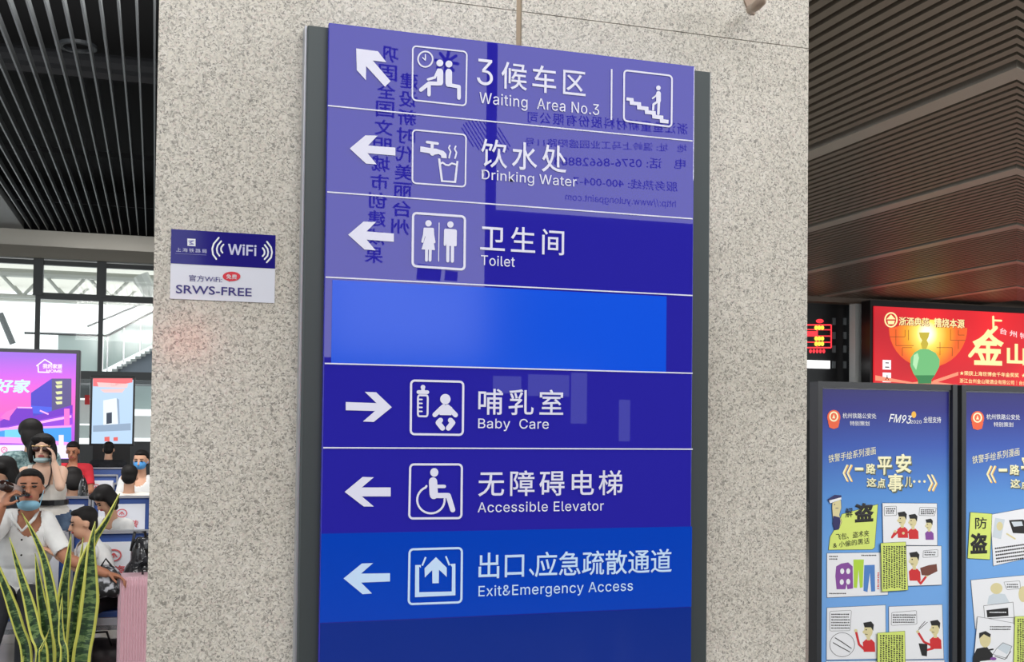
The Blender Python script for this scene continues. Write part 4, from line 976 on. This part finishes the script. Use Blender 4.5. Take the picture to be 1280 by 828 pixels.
def cloth(body, src, tags, name, m, off, extra=None):
    me = src.data; n = len(me.vertices); co = np.zeros(n*3); me.vertices.foreach_get('co', co); co = co.reshape(-1, 3)
    no = np.zeros(n*3); me.vertices.foreach_get('normal', no); no = no.reshape(-1, 3); w_ = np.array(wloc(src))
    wc = co+w_; best = np.full(n, 1e9); lab = np.zeros(n, int); tt = np.zeros(n)
    for i, (tg, a, b_, r) in enumerate(body.seg):
        a = np.array(a); b_ = np.array(b_); d = b_-a; L2 = max((d*d).sum(), 1e-9); t = np.clip(((wc-a)@d)/L2, 0, 1)
        ds = np.linalg.norm(wc-a-t[:, None]*d, axis=1)-r; k = ds < best; best[k] = ds[k]; lab[k] = i; tt[k] = t[k]
    ok = np.zeros(n, bool)
    for i, (tg, *_r) in enumerate(body.seg):
        if tg in tags: lo, hi = tags[tg]; ok |= (lab == i) & (tt >= lo) & (tt <= hi)
    if extra is not None: ok &= extra(wc)
    fs = [tuple(p.vertices) for p in me.polygons if all(ok[v] for v in p.vertices)]
    used = sorted({v for f in fs for v in f}); mp = {v: i for i, v in enumerate(used)}
    m2 = bpy.data.meshes.new(name); m2.from_pydata([tuple(co[v]+no[v]*off) for v in used], [], [tuple(mp[v] for v in f) for f in fs])
    m2.materials.append(m); m2.polygons.foreach_set('use_smooth', [True]*len(m2.polygons)); m2.update()
    o = link(name, m2, src.parent); o.location = src.location
    sd = o.modifiers.new('t', 'SOLIDIFY'); sd.thickness = off*.7; sd.offset = -1
    return o
def hand(b, w_, d, nrm, curl=.5, tspread=.6, s=1.0):
    d = Vector(d).normalized(); nrm = Vector(nrm); nrm = (nrm-d*nrm.dot(d)).normalized(); ac = d.cross(nrm).normalized()
    b.ell(w_+d*.045*s, (ac, nrm, d), (.040*s, .017*s, .052*s), 'hand')
    for k, (u, L) in enumerate(((-.030, .062), (-.010, .075), (.011, .070), (.031, .056))):
        p = w_+d*.085*s+ac*u*s; c1, c2 = curl*.5, curl*1.3
        d1 = (d*math.cos(c1)+nrm*math.sin(c1)); d2 = (d*math.cos(c2)+nrm*math.sin(c2)); q = p+d1*L*.55*s
        b.cap(p, .0085*s, q, .008*s, 'hand'); b.cap(q, .008*s, q+d2*L*.5*s, .0065*s, 'hand')
    p = w_+d*.03*s-ac*.034*s; q = p+(d*.7-ac*.6+nrm*tspread).normalized()*.04*s
    b.cap(p, .011*s, q, .009*s, 'hand'); b.cap(q, .009*s, q+(d*.9+nrm*tspread).normalized()*.03*s, .0075*s, 'hand')
def person(label, head, face, up=(0, 0, 1), s=1.0, yaw=None, pose='sit', J=None, skin=SKIN, top=FW_, bottom=FB, sleeve=.75, hair='short', vox=.011, hands=None, tank=False, lean=(0, 0, 0), eyes=True, w_=1.0, shoes=SHOE, group=None):
    """head: centre of the head; face: direction of the gaze; yaw: heading of the trunk (0 looks at -Y)"""
    J = dict(J or {}); H = Vector(head); r, f, u = basis(face, up)
    if yaw is None: yaw = math.atan2(f.x, -f.y)
    tf = Vector((math.sin(yaw), -math.cos(yaw), 0)); tr_ = Vector((-tf.y*1, tf.x, 0))*-1   # trunk forward, person's left = +X when facing the camera
    tr_ = Vector((math.cos(yaw), math.sin(yaw), 0))
    Z = Vector((0, 0, 1)); ln = Vector(lean)
    neck = J.get('neck', H-Z*.14*s-f*.03*s); base = neck-Z*.038*s
    hip = J.get('hip', base-Z*.50*s-ln)
    L = {}
    for nm, sd in (('l', 1), ('r', -1)):
        L['sh'+nm] = J.get('sh'+nm, base-Z*.035*s+tr_*sd*.175*s*w_)
        L['hp'+nm] = hip+tr_*sd*.09*s-Z*.02
        if pose == 'sit':
            L['kn'+nm] = J.get('kn'+nm, L['hp'+nm]+tf*.42*s+tr_*sd*.05+Z*.0); k_ = L['kn'+nm]
            L['an'+nm] = J.get('an'+nm, Vector((k_.x, k_.y, .09))+tf*.03)
            L['el'+nm] = J.get('el'+nm, L['sh'+nm]-Z*.27*s+tf*.06+tr_*sd*.06)
            L['wr'+nm] = J.get('wr'+nm, L['hp'+nm]+tf*.26*s+Z*.12+tr_*sd*-.01)
        else:
            L['kn'+nm] = J.get('kn'+nm, L['hp'+nm]-Z*(L['hp'+nm].z-.09)*.48+tf*.02)
            L['an'+nm] = J.get('an'+nm, Vector((L['hp'+nm].x, L['hp'+nm].y, .09)))
            L['el'+nm] = J.get('el'+nm, L['sh'+nm]-Z*.28*s+tr_*sd*.05)
            L['wr'+nm] = J.get('wr'+nm, L['el'+nm]-Z*.24*s+tf*.05)
    gz = max(0, min(L['anl'].z, L['anr'].z)-.09)
    root = thing('person', label, 'person', (hip.x, hip.y, 0), group)
    b = Body(); ax = (tr_, tf, Z)
    b.ell(H+u*.028*s-f*.008*s, (r, f, u), (.074*s, .092*s, .088*s), 'head'); b.ell(H-u*.045*s+f*.018*s, (r, f, u), (.056*s, .066*s, .070*s), 'head')
    b.cap(H+f*.088*s+u*.005*s, .009*s, H+f*.100*s-u*.028*s, .014*s, 'head')
    for sd in (-1, 1): b.ell(H+r*sd*.076*s-u*.005*s-f*.01*s, (r, f, u), (.010*s, .018*s, .030*s), 'head')
    b.cap(base-Z*.02, .056*s*w_, H-u*.06*s-f*.015*s, .052*s, 'neck')
    top_ = base-Z*.03*s; ch = top_+(hip-top_)*.32; wa = top_+(hip-top_)*.68
    ud = (top_-hip).normalized(); tax = (tr_, tf, ud)
    b.ell(ch+tf*.01, tax, (.158*s*w_, .108*s, .20*s), 'torso'); b.ell(wa, tax, (.138*s*w_, .10*s, .17*s), 'torso'); b.ell(hip, tax, (.165*s*w_, .118*s, .13*s), 'pelvis')
    b.cap(L['shl']-tr_*.03, .055*s, L['shr']+tr_*.03, .055*s, 'torso'); b.seg[-1] = ('torso', L['shl']-tr_*.02, L['shr']+tr_*.02, .055*s)
    for nm in 'lr':
        b.cap(L['sh'+nm], .052*s, L['el'+nm], .038*s, 'uarm'); b.cap(L['el'+nm], .038*s, L['wr'+nm], .027*s, 'farm')
        hd = (hands or {}).get(nm); d0 = (L['wr'+nm]-L['el'+nm]).normalized()
        if hd: hand(b, L['wr'+nm], hd[0], hd[1], hd[2], s=s)
        else: hand(b, L['wr'+nm], d0, tf*-.3-Z if pose == 'sit' else -tr_, .5, s=s)
        b.cap(L['hp'+nm], .088*s, L['kn'+nm], .058*s, 'thigh'); b.cap(L['kn'+nm], .056*s, L['an'+nm], .036*s, 'shin')
        b.cap(L['an'+nm]-Z*.045-tf*.03, .038, L['an'+nm]-Z*.052+tf*.14, .032, 'foot')
    bo = b.grow('body', skin, root, vox)
    zc = top_.z
    if tank:
        ctr = (L['shl']+L['shr'])/2; trn = np.array(tr_); cc = np.array(ctr)
        def ex(q):
            lat = np.abs((q-cc)@trn); dz = q[:, 2]-cc[2]
            return (dz < -.085) | ((lat > .075*s) & (lat < .118*s) & (dz < .08))
        cloth(b, bo, {'torso': (0, 1), 'pelvis': (.2, 1)}, 'tank_top', top, .009, ex)
    else:
        tg = {'torso': (0, 1), 'pelvis': (0, 1), 'uarm': (0, 1 if sleeve >= 1 else sleeve)}
        if sleeve > 1: tg['farm'] = (0, sleeve-1)
        cc = np.array(base+tf*.07-Z*.0); 
        ex = lambda q: np.linalg.norm((q-cc)*np.array([1, 1, .62]), axis=1) > .064*s
        cloth(b, bo, tg, 'shirt', top, .014, ex)
    cloth(b, bo, {'pelvis': (0, .5), 'thigh': (0, 1), 'shin': (0, .97)}, 'trousers', bottom, .010 if not tank else .0105)
    cloth(b, bo, {'foot': (0, 1)}, 'shoes', shoes, .006)
    h = Body(); a3 = (r, f, u)
    if hair in ('short', 'boy'):
        h.ell(H+u*.052*s-f*.026*s, a3, (.083*s, .088*s, .078*s)); h.ell(H+u*.0*s-f*.050*s, a3, (.074*s, .056*s, .075*s)); h.ell(H+u*.088*s+f*.03*s, a3, (.058*s, .052*s, .026*s))
    elif hair == 'bob':
        h.ell(H+u*.056*s-f*.022*s, a3, (.098*s, .100*s, .082*s)); h.ell(H-f*.05*s-u*.01*s, a3, (.10*s, .065*s, .11*s))
        for sd in (-1, 1): h.ell(H+r*sd*.088*s-u*.03*s-f*.0*s, a3, (.026*s, .045*s, .088*s)); h.ell(H+r*sd*.045*s+u*.082*s+f*.055*s, a3, (.045*s, .034*s, .03*s))
    elif hair == 'long':
        h.ell(H+u*.04*s-f*.02*s, a3, (.10*s, .10*s, .09*s)); h.ell(H-f*.05*s-u*.04*s, a3, (.10*s, .06*s, .12*s)); h.ell(H-f*.07*s-u*.17*s, a3, (.07*s, .04*s, .12*s))
    h.grow('hair', HAIR, root, .009 if vox < .01 else .012, 2)
    if eyes:
        for sd in (-1, 1):
            e = Body(); e.ell(H+r*sd*.031*s+f*.081*s+u*.008*s, a3, (.014*s, .008*s, .0065*s)); e.mb.build('eye', EYE, root, smooth=True)
            e = Body(); e.cap(H+r*sd*.016*s+f*.086*s+u*.028*s, .004*s, H+r*sd*.046*s+f*.074*s+u*.029*s, .003*s); e.mb.build('eyebrow', HAIR, root, smooth=True)
        e = Body(); e.ell(H+f*.083*s-u*.052*s, a3, (.024*s, .010*s, .008*s)); e.mb.build('mouth', LIP, root, smooth=True)
    return root, L, (H, r, f, u)
def mask(root, fr, m, dy=-.055, s=1.0, hh=.045):
    H, r, f, u = fr; b = Body(); b.ell(H+u*dy*s+f*.034*s, (r, f, u), (.066*s, .066*s, hh*s)); o = b.grow('face_mask', m, root, .009, 2)
    for sd in (-1, 1): MB().tube([H+r*sd*.062*s+f*.04*s+u*dy*s, H+r*sd*.08*s+u*-.0], .0025, 5).build('ear_loop', m, root)
# man in the white polo on the nearest row
Ym = 7.25
hd_ = P(37, 612, Ym)
J = dict(neck=P(38, 640, Ym+.05), hip=Vector((P(30, 700, Ym+.22).x-.03, Ym+.16, .54)),
         shl=P(56, 652, Ym+.05), shr=P(6, 650, Ym+.05), ell=P(84, 699, Ym-.06), wrl=P(132, 717, Ym-.12), elr=P(-16, 678, Ym-.17), wrr=P(2, 634, Ym-.23),
         knl=P(36, 745, Ym-.30), knr=P(4, 745, Ym-.30))
J['anl'] = Vector((J['knl'].x-.03, J['knl'].y+.02, .09)); J['anr'] = Vector((J['knr'].x-.12, J['knr'].y-.05, .09))
man, Lm, fm = person('man in a white polo shirt drinking, blue mask pulled under his chin', hd_, (.04, -1, .16), s=1.0, yaw=0.0, J=J, skin=SKIN2, top=FW_, bottom=FB, sleeve=.82, vox=.0065,
                     hands={'r': (Vector((.45, -.12, .88)), (.75, .4, -.2), 1.3), 'l': (Vector((.9, -.1, -.25)), (0, -.2, -1), .9)})
mask(man, fm, MASKB, -.098, hh=.034)
bt_ = thing('drink_bottle', 'dark bottle tipped at the mouth of the man in white', 'bottle', tuple(P(20, 614, Ym-.16)))
p0 = fm[0]+fm[2]*.10-fm[3]*.045; p1 = P(14, 611, Ym-.22)
d = (p1-p0)
BG = mat('dark_bottle', (46, 28, 24), .12)
MB().tube([p0, p0+d*.22, p0+d*.36, p0+d*.45, p0+d*1.5, p0+d*1.55], [.013, .014, .024, .03, .031, .026], 16).build('bottle_body', BG, bt_, smooth=True)
MB().tube([p0+d*.60, p0+d*1.1], [.0318, .0318], 16).build('label_band', mat('label_grey', (150, 132, 128), .4), bt_, smooth=True)
# collar and placket
mbk = MB(); nb = Lm['shl']*.5+Lm['shr']*.5
MB().tube([nb+Vector((-.075, -.03, .055)), nb+Vector((-.06, -.10, .02)), nb+Vector((0, -.15, -.05))], [.007, .010, .006], 8).build('collar', FW_, man, smooth=True)
MB().tube([nb+Vector((.075, -.03, .055)), nb+Vector((.06, -.10, .02)), nb+Vector((0, -.15, -.05))], [.007, .010, .006], 8).build('collar', FW_, man, smooth=True)
for k in range(2): MB().lathe(tuple(nb+Vector((0, -.155, -.10-.09*k))), [(.006, 0), (.006, .006)], 8, axis='y').build('button', HAIR, man)
# woman with phone
Yw = 9.3
hw = P(53.5, 562, Yw)
J = dict(neck=P(54, 581, Yw+.03), hip=Vector((P(62, 640, Yw).x, Yw+.03, .88)), shl=P(77, 590, Yw+.02), shr=P(31, 591, Yw+.02),
         ell=P(75, 609, Yw-.22), wrl=P(68, 580, Yw-.12), elr=P(22, 625, Yw+.02), wrr=P(24, 655, Yw-.08))
wo, Lw, fwm = person('woman standing in a white camisole and jeans, phone at her ear, sunglasses on', hw, (-.05, -1, .03), s=.93, yaw=.05, pose='stand', J=J, skin=SKIN3, top=FC, bottom=FJ, hair='bob', tank=True, vox=.0065,
                    hands={'l': (Vector((-.12, .12, .97)), (-.9, .1, .1), .8)}, eyes=False)
H, r, f, u = fwm
mask(wo, fwm, mat('mask_pale', (176, 204, 208), .8), -.088, .93, .026)
e = Body(); e.ell(H+f*.078-u*.052, (r, f, u), (.024, .010, .009)); e.mb.build('mouth', LIP, wo, smooth=True)
SGL = mat('sunglass_lens', (58, 30, 24), .08)
for sd in (-1, 1):
    e = Body(); e.ell(H+r*sd*.034+f*.086+u*.004, (r, f, u), (.030, .007, .023)); e.mb.build('sunglass_lens', SGL, wo, smooth=True)
    MB().tube([H+r*sd*.062+f*.078+u*.012, H+r*sd*.072+f*.0+u*.01], .003, 6).build('sunglass_arm', mat('glasses_gold', (196, 160, 110), .3, metal=.6), wo)
MB().tube([H+r*-.066+f*.088+u*.026, H+f*.096+u*.024, H+r*.066+f*.088+u*.026], .004, 6).build('sunglass_brow', MATS['glasses_gold'], wo)
nk = Lw['shl']*.5+Lw['shr']*.5
MB().tube([nk+Vector((-.055, .0, .06)), nk+Vector((-.06, -.085, 0)), nk+Vector((-.03, -.125, -.10)), nk+Vector((.01, -.13, -.135)), nk+Vector((.05, -.125, -.09)), nk+Vector((.065, -.085, 0)), nk+Vector((.055, 0, .06))], .006, 6).build('bead_necklace', mat('brown_beads', (60, 40, 36), .4), wo, smooth=True)
hp_ = P(62, 629, Yw)
MB().lathe((Vector((P(62, 628, Yw).x, Yw+.03, P(62, 628, Yw).z))).to_tuple(), [(.135, -.02), (.135, .02)], 20).build('belt', BLACK, wo)
ph = thing('phone', 'phone held to the ear of the woman in sunglasses', 'phone', tuple(P(65, 568, Yw-.08)))
q = P(64.5, 571, Yw-.065)
MB().box(q.x-.004, q.y-.035, q.z-.065, q.x+.005, q.y+.035, q.z+.07).build('phone_body', BLACK, ph, bevel=.003)
# friend behind her, seen from behind
person('person with long black hair and teal patterned top, back turned, behind the woman in sunglasses', P(38, 543, 10.6), (-.35, .8, -.35), s=1.05, pose='stand', J={}, top=FT, bottom=FB, hair='long', sleeve=.9, eyes=False)
# person cut by the left edge
rt, _, fr = person('dark haired person with a pale blue mask cut by the left edge of the photo', P(3, 594, 8.9), (-.5, -.7, -.3), s=1.0, J={}, top=FB, bottom=FB, hair='bob')
mask(rt, fr, MASKB, -.05)
# boy on the nearest row
Yk = 7.45
hk = P(104, 655, Yk)
J = dict(neck=P(117, 677, Yk+.02), shl=P(112, 690, Yk-.10), shr=P(124, 690, Yk+.16), hip=Vector((P(128, 700, Yk).x, Yk+.05, .53)),
         ell=P(100, 712, Yk-.20), wrl=P(72, 695, Yk-.22), elr=P(96, 700, Yk+.05), wrr=P(70, 684, Yk-.02), knl=Vector((P(96, 700, Yk).x, Yk-.32, .5)), knr=Vector((P(112, 700, Yk).x, Yk-.36, .5)))
J['anl'] = Vector((J['knl'].x, J['knl'].y, .12)); J['anr'] = Vector((J['knr'].x, J['knr'].y, .12))
person('boy in a white t-shirt seen from the side, reaching out towards the man', hk, (-1, -.25, -.15), s=.84, yaw=-.9, J=J, skin=SKIN, top=FW_, bottom=FB, hair='boy', sleeve=.9, vox=.008)
# leaning person between the rows
person('black haired person in a white shirt leaning forward behind the nearest seats', P(131, 625, 9.7), (-.75, -.5, -.75), s=.9, yaw=-.7, J={'neck': P(140, 646, 9.8), 'hip': Vector((P(160, 700, 10.2).x, 10.3, .55))}, top=FW_, bottom=FB, hair='bob', sleeve=1.5)
rt, _, fr = person('man in a white t-shirt and a bright blue mask in front of the window wall', P(176, 577, 12.9), (-.25, -1, -.05), s=1.02, J={}, top=FW_, bottom=FB, hair='short')
mask(rt, fr, MASKB2, -.035, 1.02, .058)
person('person with short black hair seen from behind, in front of the blue masked man', P(162, 597, 11.75), (.1, 1, -.1), s=1.0, J={}, top=FC, bottom=FB, hair='short', eyes=False)
person('person in a bright red shirt sitting beside the purple screen', P(91, 565, 14.9), (-.15, -1, -.2), s=1.0, J={}, skin=SKIN2, top=FR, bottom=FB, hair='short')
person('person in black sitting under the small portrait screen, seen from behind', P(136, 563, 17.9), (.1, 1, -.2), s=1.0, J={}, top=FB, bottom=FB, hair='short', eyes=False, sleeve=1.6, w_=1.2)
person('dark haired person bent down behind the left seat cover of the middle row', P(90, 602, 12.0), (-.3, .9, -.5), s=1.05, J={}, top=FB, bottom=FB, hair='bob', eyes=False)

# ------------------------------------------------------------------ luggage
PK = mat('pink_shell', (218, 178, 188), .35, metal=.1); YC_ = 7.1
sx0 = P(146.5, 760, YC_).x; sx1 = sx0+.46; szt = P(160, 722, YC_).z
su = thing('suitcase', 'ribbed pink hard shell suitcase standing beside the granite column', 'suitcase', ((sx0+sx1)/2, YC_, 0))
prof = []
nr = 27
for k in range(nr*4+1):
    x = sx0+.012+(sx1-sx0-.024)*k/(nr*4); prof.append((x, -.0045*(1-math.cos(2*math.pi*k/4))/2*2))
mb = MB(); vs = []
Zl = [(.08, .03), (.095, .008), (.12, 0), (szt-.05, 0), (szt-.02, .008), (szt-.004, .026), (szt, .05)]
for z, ins in Zl:
    for x, dy in prof: 
        e = min(x-sx0, sx1-x); rr = .03; ce = rr-math.sqrt(max(0, rr*rr-max(0, rr-e)**2))
        vs.append((x, YC_+dy*(1 if ins < .04 else .3)+ins+ce, z))
w0 = len(prof); fs = [(i*w0+k, i*w0+k+1, (i+1)*w0+k+1, (i+1)*w0+k) for i in range(len(Zl)-1) for k in range(w0-1)]
mb.add(vs, fs); mb.build('front_shell', PK, su, smooth=False)
MB().box(sx0, YC_+.04, .08, sx1, YC_+.26, szt-.004).build('body_shell', PK, su, bevel=.02)
MB().tube([(sx0+.14, YC_+.14, szt-.01), (sx0+.14, YC_+.14, szt+.03), (sx0+.30, YC_+.14, szt+.03), (sx0+.30, YC_+.14, szt-.01)], .009, 8).build('handle', BLACK, su, smooth=True)
for x in (sx0+.05, sx1-.05):
    for y in (YC_+.04, YC_+.22): MB().tube([(x-.012, y, .03), (x+.012, y, .03)], .03, 14).build('wheel', BLACK, su)
    for y in (YC_+.04, YC_+.22): MB().box(x-.016, y-.02, .04, x+.016, y+.02, .085).build('wheel_fork', BLACK, su)
PLB_ = noisy('black_plastic_bag', [(.4, (18, 18, 20)), (.7, (60, 60, 64))], 14, .2, bump=1.0)
q = P(170, 700, 7.50)
bag = thing('black_bag', 'glossy black bag on the seat behind the pink suitcase', 'bag', (q.x, 7.5, .46))
lump('bag_body', PLB_, bag, [((q.x, 7.48, .60), (.085, .14, .15)), ((q.x+.02, 7.50, .76), (.055, .10, .13)), ((q.x-.05, 7.44, .57), (.06, .1, .11)), ((q.x+.06, 7.45, .62), (.08, .12, .14)), ((q.x+.07, 7.5, .80), (.05, .08, .10))], .009)
MB().tube([(q.x-.03, 7.48, .80), (q.x-.01, 7.46, .92), (q.x+.05, 7.47, .92), (q.x+.07, 7.48, .82)], .010, 8).build('strap', BLACK, bag, smooth=True)
q = P(132, 712, 7.18)
PT_ = noisy('black_white_pattern', [(.44, (26, 26, 30)), (.5, (60, 62, 66)), (.58, (186, 188, 194))], 22, .6, bump=.3)
bg2 = thing('patterned_bag', 'crumpled black and white patterned bag on the boy\'s lap', 'bag', (q.x, 7.2, .6))
lump('bag_body', PT_, bg2, [((q.x, 7.22, .67), (.09, .10, .08)), ((q.x-.03, 7.2, .62), (.10, .10, .07)), ((q.x+.05, 7.2, .62), (.07, .09, .07))], .009)
MB().tube([(q.x-.04, 7.2, .72), (q.x, 7.18, .79), (q.x+.05, 7.2, .72)], .007, 6).build('strap', BLACK, bg2, smooth=True)
q = P(105, 604, 11.6)
b3 = thing('black_backpack', 'tall black bag standing on the floor behind the middle seat row', 'bag', (q.x, 11.5, 0))
lump('bag_body', PLB_, b3, [((q.x, 11.5, q.z-.12), (.05, .07, .18)), ((q.x, 11.5, q.z-.40), (.08, .09, .22)), ((q.x, 11.5, .25), (.10, .10, .25))])
MB().tube([(q.x-.02, 11.5, q.z+.03), (q.x, 11.5, q.z+.08), (q.x+.02, 11.5, q.z+.03)], .006, 6).build('carry_loop', BLACK, b3)
q = P(122, 800, 7.35)
b4 = thing('travel_bag', 'dark travel bag on the floor under the nearest seats', 'bag', (q.x, 7.5, 0))
lump('bag_body', noisy('dark_bag', [(.4, (26, 22, 24)), (.7, (74, 66, 66))], 9, .45, bump=.5), b4, [((q.x, 7.5, .13), (.17, .13, .13)), ((q.x-.1, 7.5, .12), (.12, .12, .12)), ((q.x+.1, 7.5, .13), (.1, .12, .12))])
MB().tube([(q.x-.08, 7.42, .22), (q.x-.04, 7.40, .31), (q.x+.05, 7.40, .31), (q.x+.08, 7.42, .22)], .008, 6).build('handle', BLACK, b4, smooth=True)

# ------------------------------------------------------------------ snake plant in a tall planter
YPn = 3.0
LF = bpy.data.materials.new('snake_leaf'); LF.use_nodes = True; nt, N, L, b = nodes(LF)
uvn = N.new('ShaderNodeUVMap'); uvn.uv_map = 'UVMap'; mp = N.new('ShaderNodeMapping'); mp.inputs['Scale'].default_value = (.55, 48, 1)
L.new(uvn.outputs[0], mp.inputs[0]); nn = N.new('ShaderNodeTexNoise'); nn.inputs['Scale'].default_value = 1.6; nn.inputs['Detail'].default_value = 4; nn.inputs['Roughness'].default_value = .65
L.new(mp.outputs[0], nn.inputs[0]); r1 = ramp(N, [(.40, (22, 50, 30)), (.50, (40, 74, 40)), (.56, (112, 138, 84)), (.66, (62, 96, 52))]); L.new(nn.outputs['Fac'], r1.inputs[0])
sp_ = N.new('ShaderNodeSeparateXYZ'); L.new(uvn.outputs[0], sp_.inputs[0])
ma = N.new('ShaderNodeMath'); ma.operation = 'SUBTRACT'; ma.inputs[1].default_value = .5; mb_ = N.new('ShaderNodeMath'); mb_.operation = 'ABSOLUTE'
L.new(sp_.outputs[0], ma.inputs[0]); L.new(ma.outputs[0], mb_.inputs[0])
n3 = N.new('ShaderNodeTexNoise'); n3.inputs['Scale'].default_value = 9; L.new(uvn.outputs[0], n3.inputs[0])
m4 = N.new('ShaderNodeMath'); m4.operation = 'MULTIPLY_ADD'; m4.inputs[1].default_value = .06; L.new(n3.outputs['Fac'], m4.inputs[0]); L.new(mb_.outputs[0], m4.inputs[2])
st_ = N.new('ShaderNodeMapRange'); st_.inputs[1].default_value = .365; st_.inputs[2].default_value = .40; L.new(m4.outputs[0], st_.inputs[0])
mx = N.new('ShaderNodeMix'); mx.data_type = 'RGBA'; L.new(st_.outputs[0], mx.inputs[0]); L.new(r1.outputs[0], mx.inputs[6]); mx.inputs[7].default_value = srgb((206, 206, 96))+(1,)
L.new(mx.outputs[2], b.inputs['Base Color']); b.inputs['Roughness'].default_value = .35
pc = Vector((P(62, 828, YPn).x, YPn+.02, 0))
pl = thing('snake_plant', 'yellow edged snake plant in the lower left corner', 'plant', tuple(pc))
MB().lathe(tuple(pc), [(.13, 0), (.14, .02), (.19, .60), (.20, .64), (.185, .64), (.18, .60)], 32).build('planter', mat('planter_white', (206, 206, 202), .3), pl, smooth=True)
MB().lathe((pc.x, pc.y, .585), [(.182, 0), (.182, .01), (.05, .018)], 24).build('soil', noisy('soil', [(.3, (42, 32, 24)), (.7, (70, 54, 40))], 60, .9), pl)
def leaf(pts, wpx, bx_, Y, fold=.3, rot=0, prof=None):
    """pts: tip first, photo pixels; the blade goes on down into the soil at offset bx_"""
    W = [P(x, y, Y) for x, y in pts]+[Vector((pc.x+bx_*.55+(P(pts[-1][0], 828, Y).x-pc.x)*.35, Y*.35+pc.y*.65, .80)), Vector((pc.x+bx_, pc.y, .585))]
    # resample with Catmull-Rom
    Q = []; ww = []; Pn = [W[0]*2-W[1]]+W+[W[-1]*2-W[-2]]; n = 8; seg = len(W)-1
    for i in range(seg):
        a, b_, c, d = Pn[i:i+4]
        for k in range(n):
            t = k/n; Q.append(.5*((2*b_)+(c-a)*t+(2*a-5*b_+4*c-d)*t*t+(3*b_-a-3*c+d)*t*t*t))
    Q.append(W[-1]); wd = wpx/F*Y; ln = [0]
    for i in range(1, len(Q)): ln.append(ln[-1]+(Q[i]-Q[i-1]).length)
    vs = []; fs = []; uv = []; c = 9
    for i, p in enumerate(Q):
        t = (Q[min(i+1, len(Q)-1)]-Q[max(i-1, 0)]).normalized(); v = ln[i]/ln[-1]
        w1 = wd*min(1, (ln[i]/.20))**.75 if ln[i] < .20 else wd
        w1 *= (1-.35*max(0, (v-.55)/.45)); w1 = max(w1, .0015)
        sd = Vector((1, 0, 0)); sd = (sd-t*sd.dot(t)).normalized(); nr_ = sd.cross(t).normalized()
        a_ = rot+.25*math.sin(v*3+bx_*20); s2 = sd*math.cos(a_)+nr_*math.sin(a_); n2 = nr_*math.cos(a_)-sd*math.sin(a_)
        if n2.y < 0: n2 = -n2
        for k in range(c):
            uu = k/(c-1)-.5; vs.append(p+s2*uu*w1+n2*(-abs(uu)*fold*w1+(.1*fold*w1))); uv.append((k/(c-1), ln[i]))
    for i in range(len(Q)-1):
        for k in range(c-1): fs.append((i*c+k, i*c+k+1, (i+1)*c+k+1, (i+1)*c+k))
    off = wloc(pl); me = bpy.data.meshes.new('leaf'); me.from_pydata([tuple(v-off) for v in vs], [], fs)
    u_ = me.uv_layers.new(name='UVMap'); rnd = random.uniform(0, 9)
    for lp in me.loops: u_.data[lp.index].uv = (uv[lp.vertex_index][0], uv[lp.vertex_index][1]+rnd)
    me.materials.append(LF); me.polygons.foreach_set('use_smooth', [True]*len(fs)); me.update()
    o = link('leaf', me, pl); sd_ = o.modifiers.new('t', 'SOLIDIFY'); sd_.thickness = .004
leaf([(149, 617), (134, 648), (116, 676), (101, 712), (92, 762), (86, 828)], 14, .03, 3.02, rot=.35)
leaf([(119, 652), (114, 682), (113, 716), (112, 752), (107, 790), (101, 828)], 21, .07, 3.0)
leaf([(89, 668), (85, 700), (80, 736), (77, 780), (76, 828)], 16, .02, 3.10)
leaf([(27, 641), (42, 668), (55, 700), (64, 742), (70, 786), (74, 828)], 12, .0, 2.98)
leaf([(12, 672), (24, 712), (36, 752), (45, 792), (53, 828)], 14, -.04, 2.96)
leaf([(44, 692), (47, 715), (51, 745), (56, 775), (60, 828)], 15, -.01, 3.14)
leaf([(-16, 668), (-4, 706), (11, 744), (24, 784), (34, 828)], 13, -.08, 3.02)
leaf([(104, 672), (99, 716), (94, 760), (90, 800), (88, 828)], 11, .05, 3.12)
leaf([(62, 786), (56, 802), (50, 814), (47, 828)], 10, -.03, 2.92)
leaf([(78, 742), (76, 775), (77, 800), (80, 828)], 12, .01, 2.95)
leaf([(30, 820), (28, 840), (36, 870)], 14, -.06, 2.93)
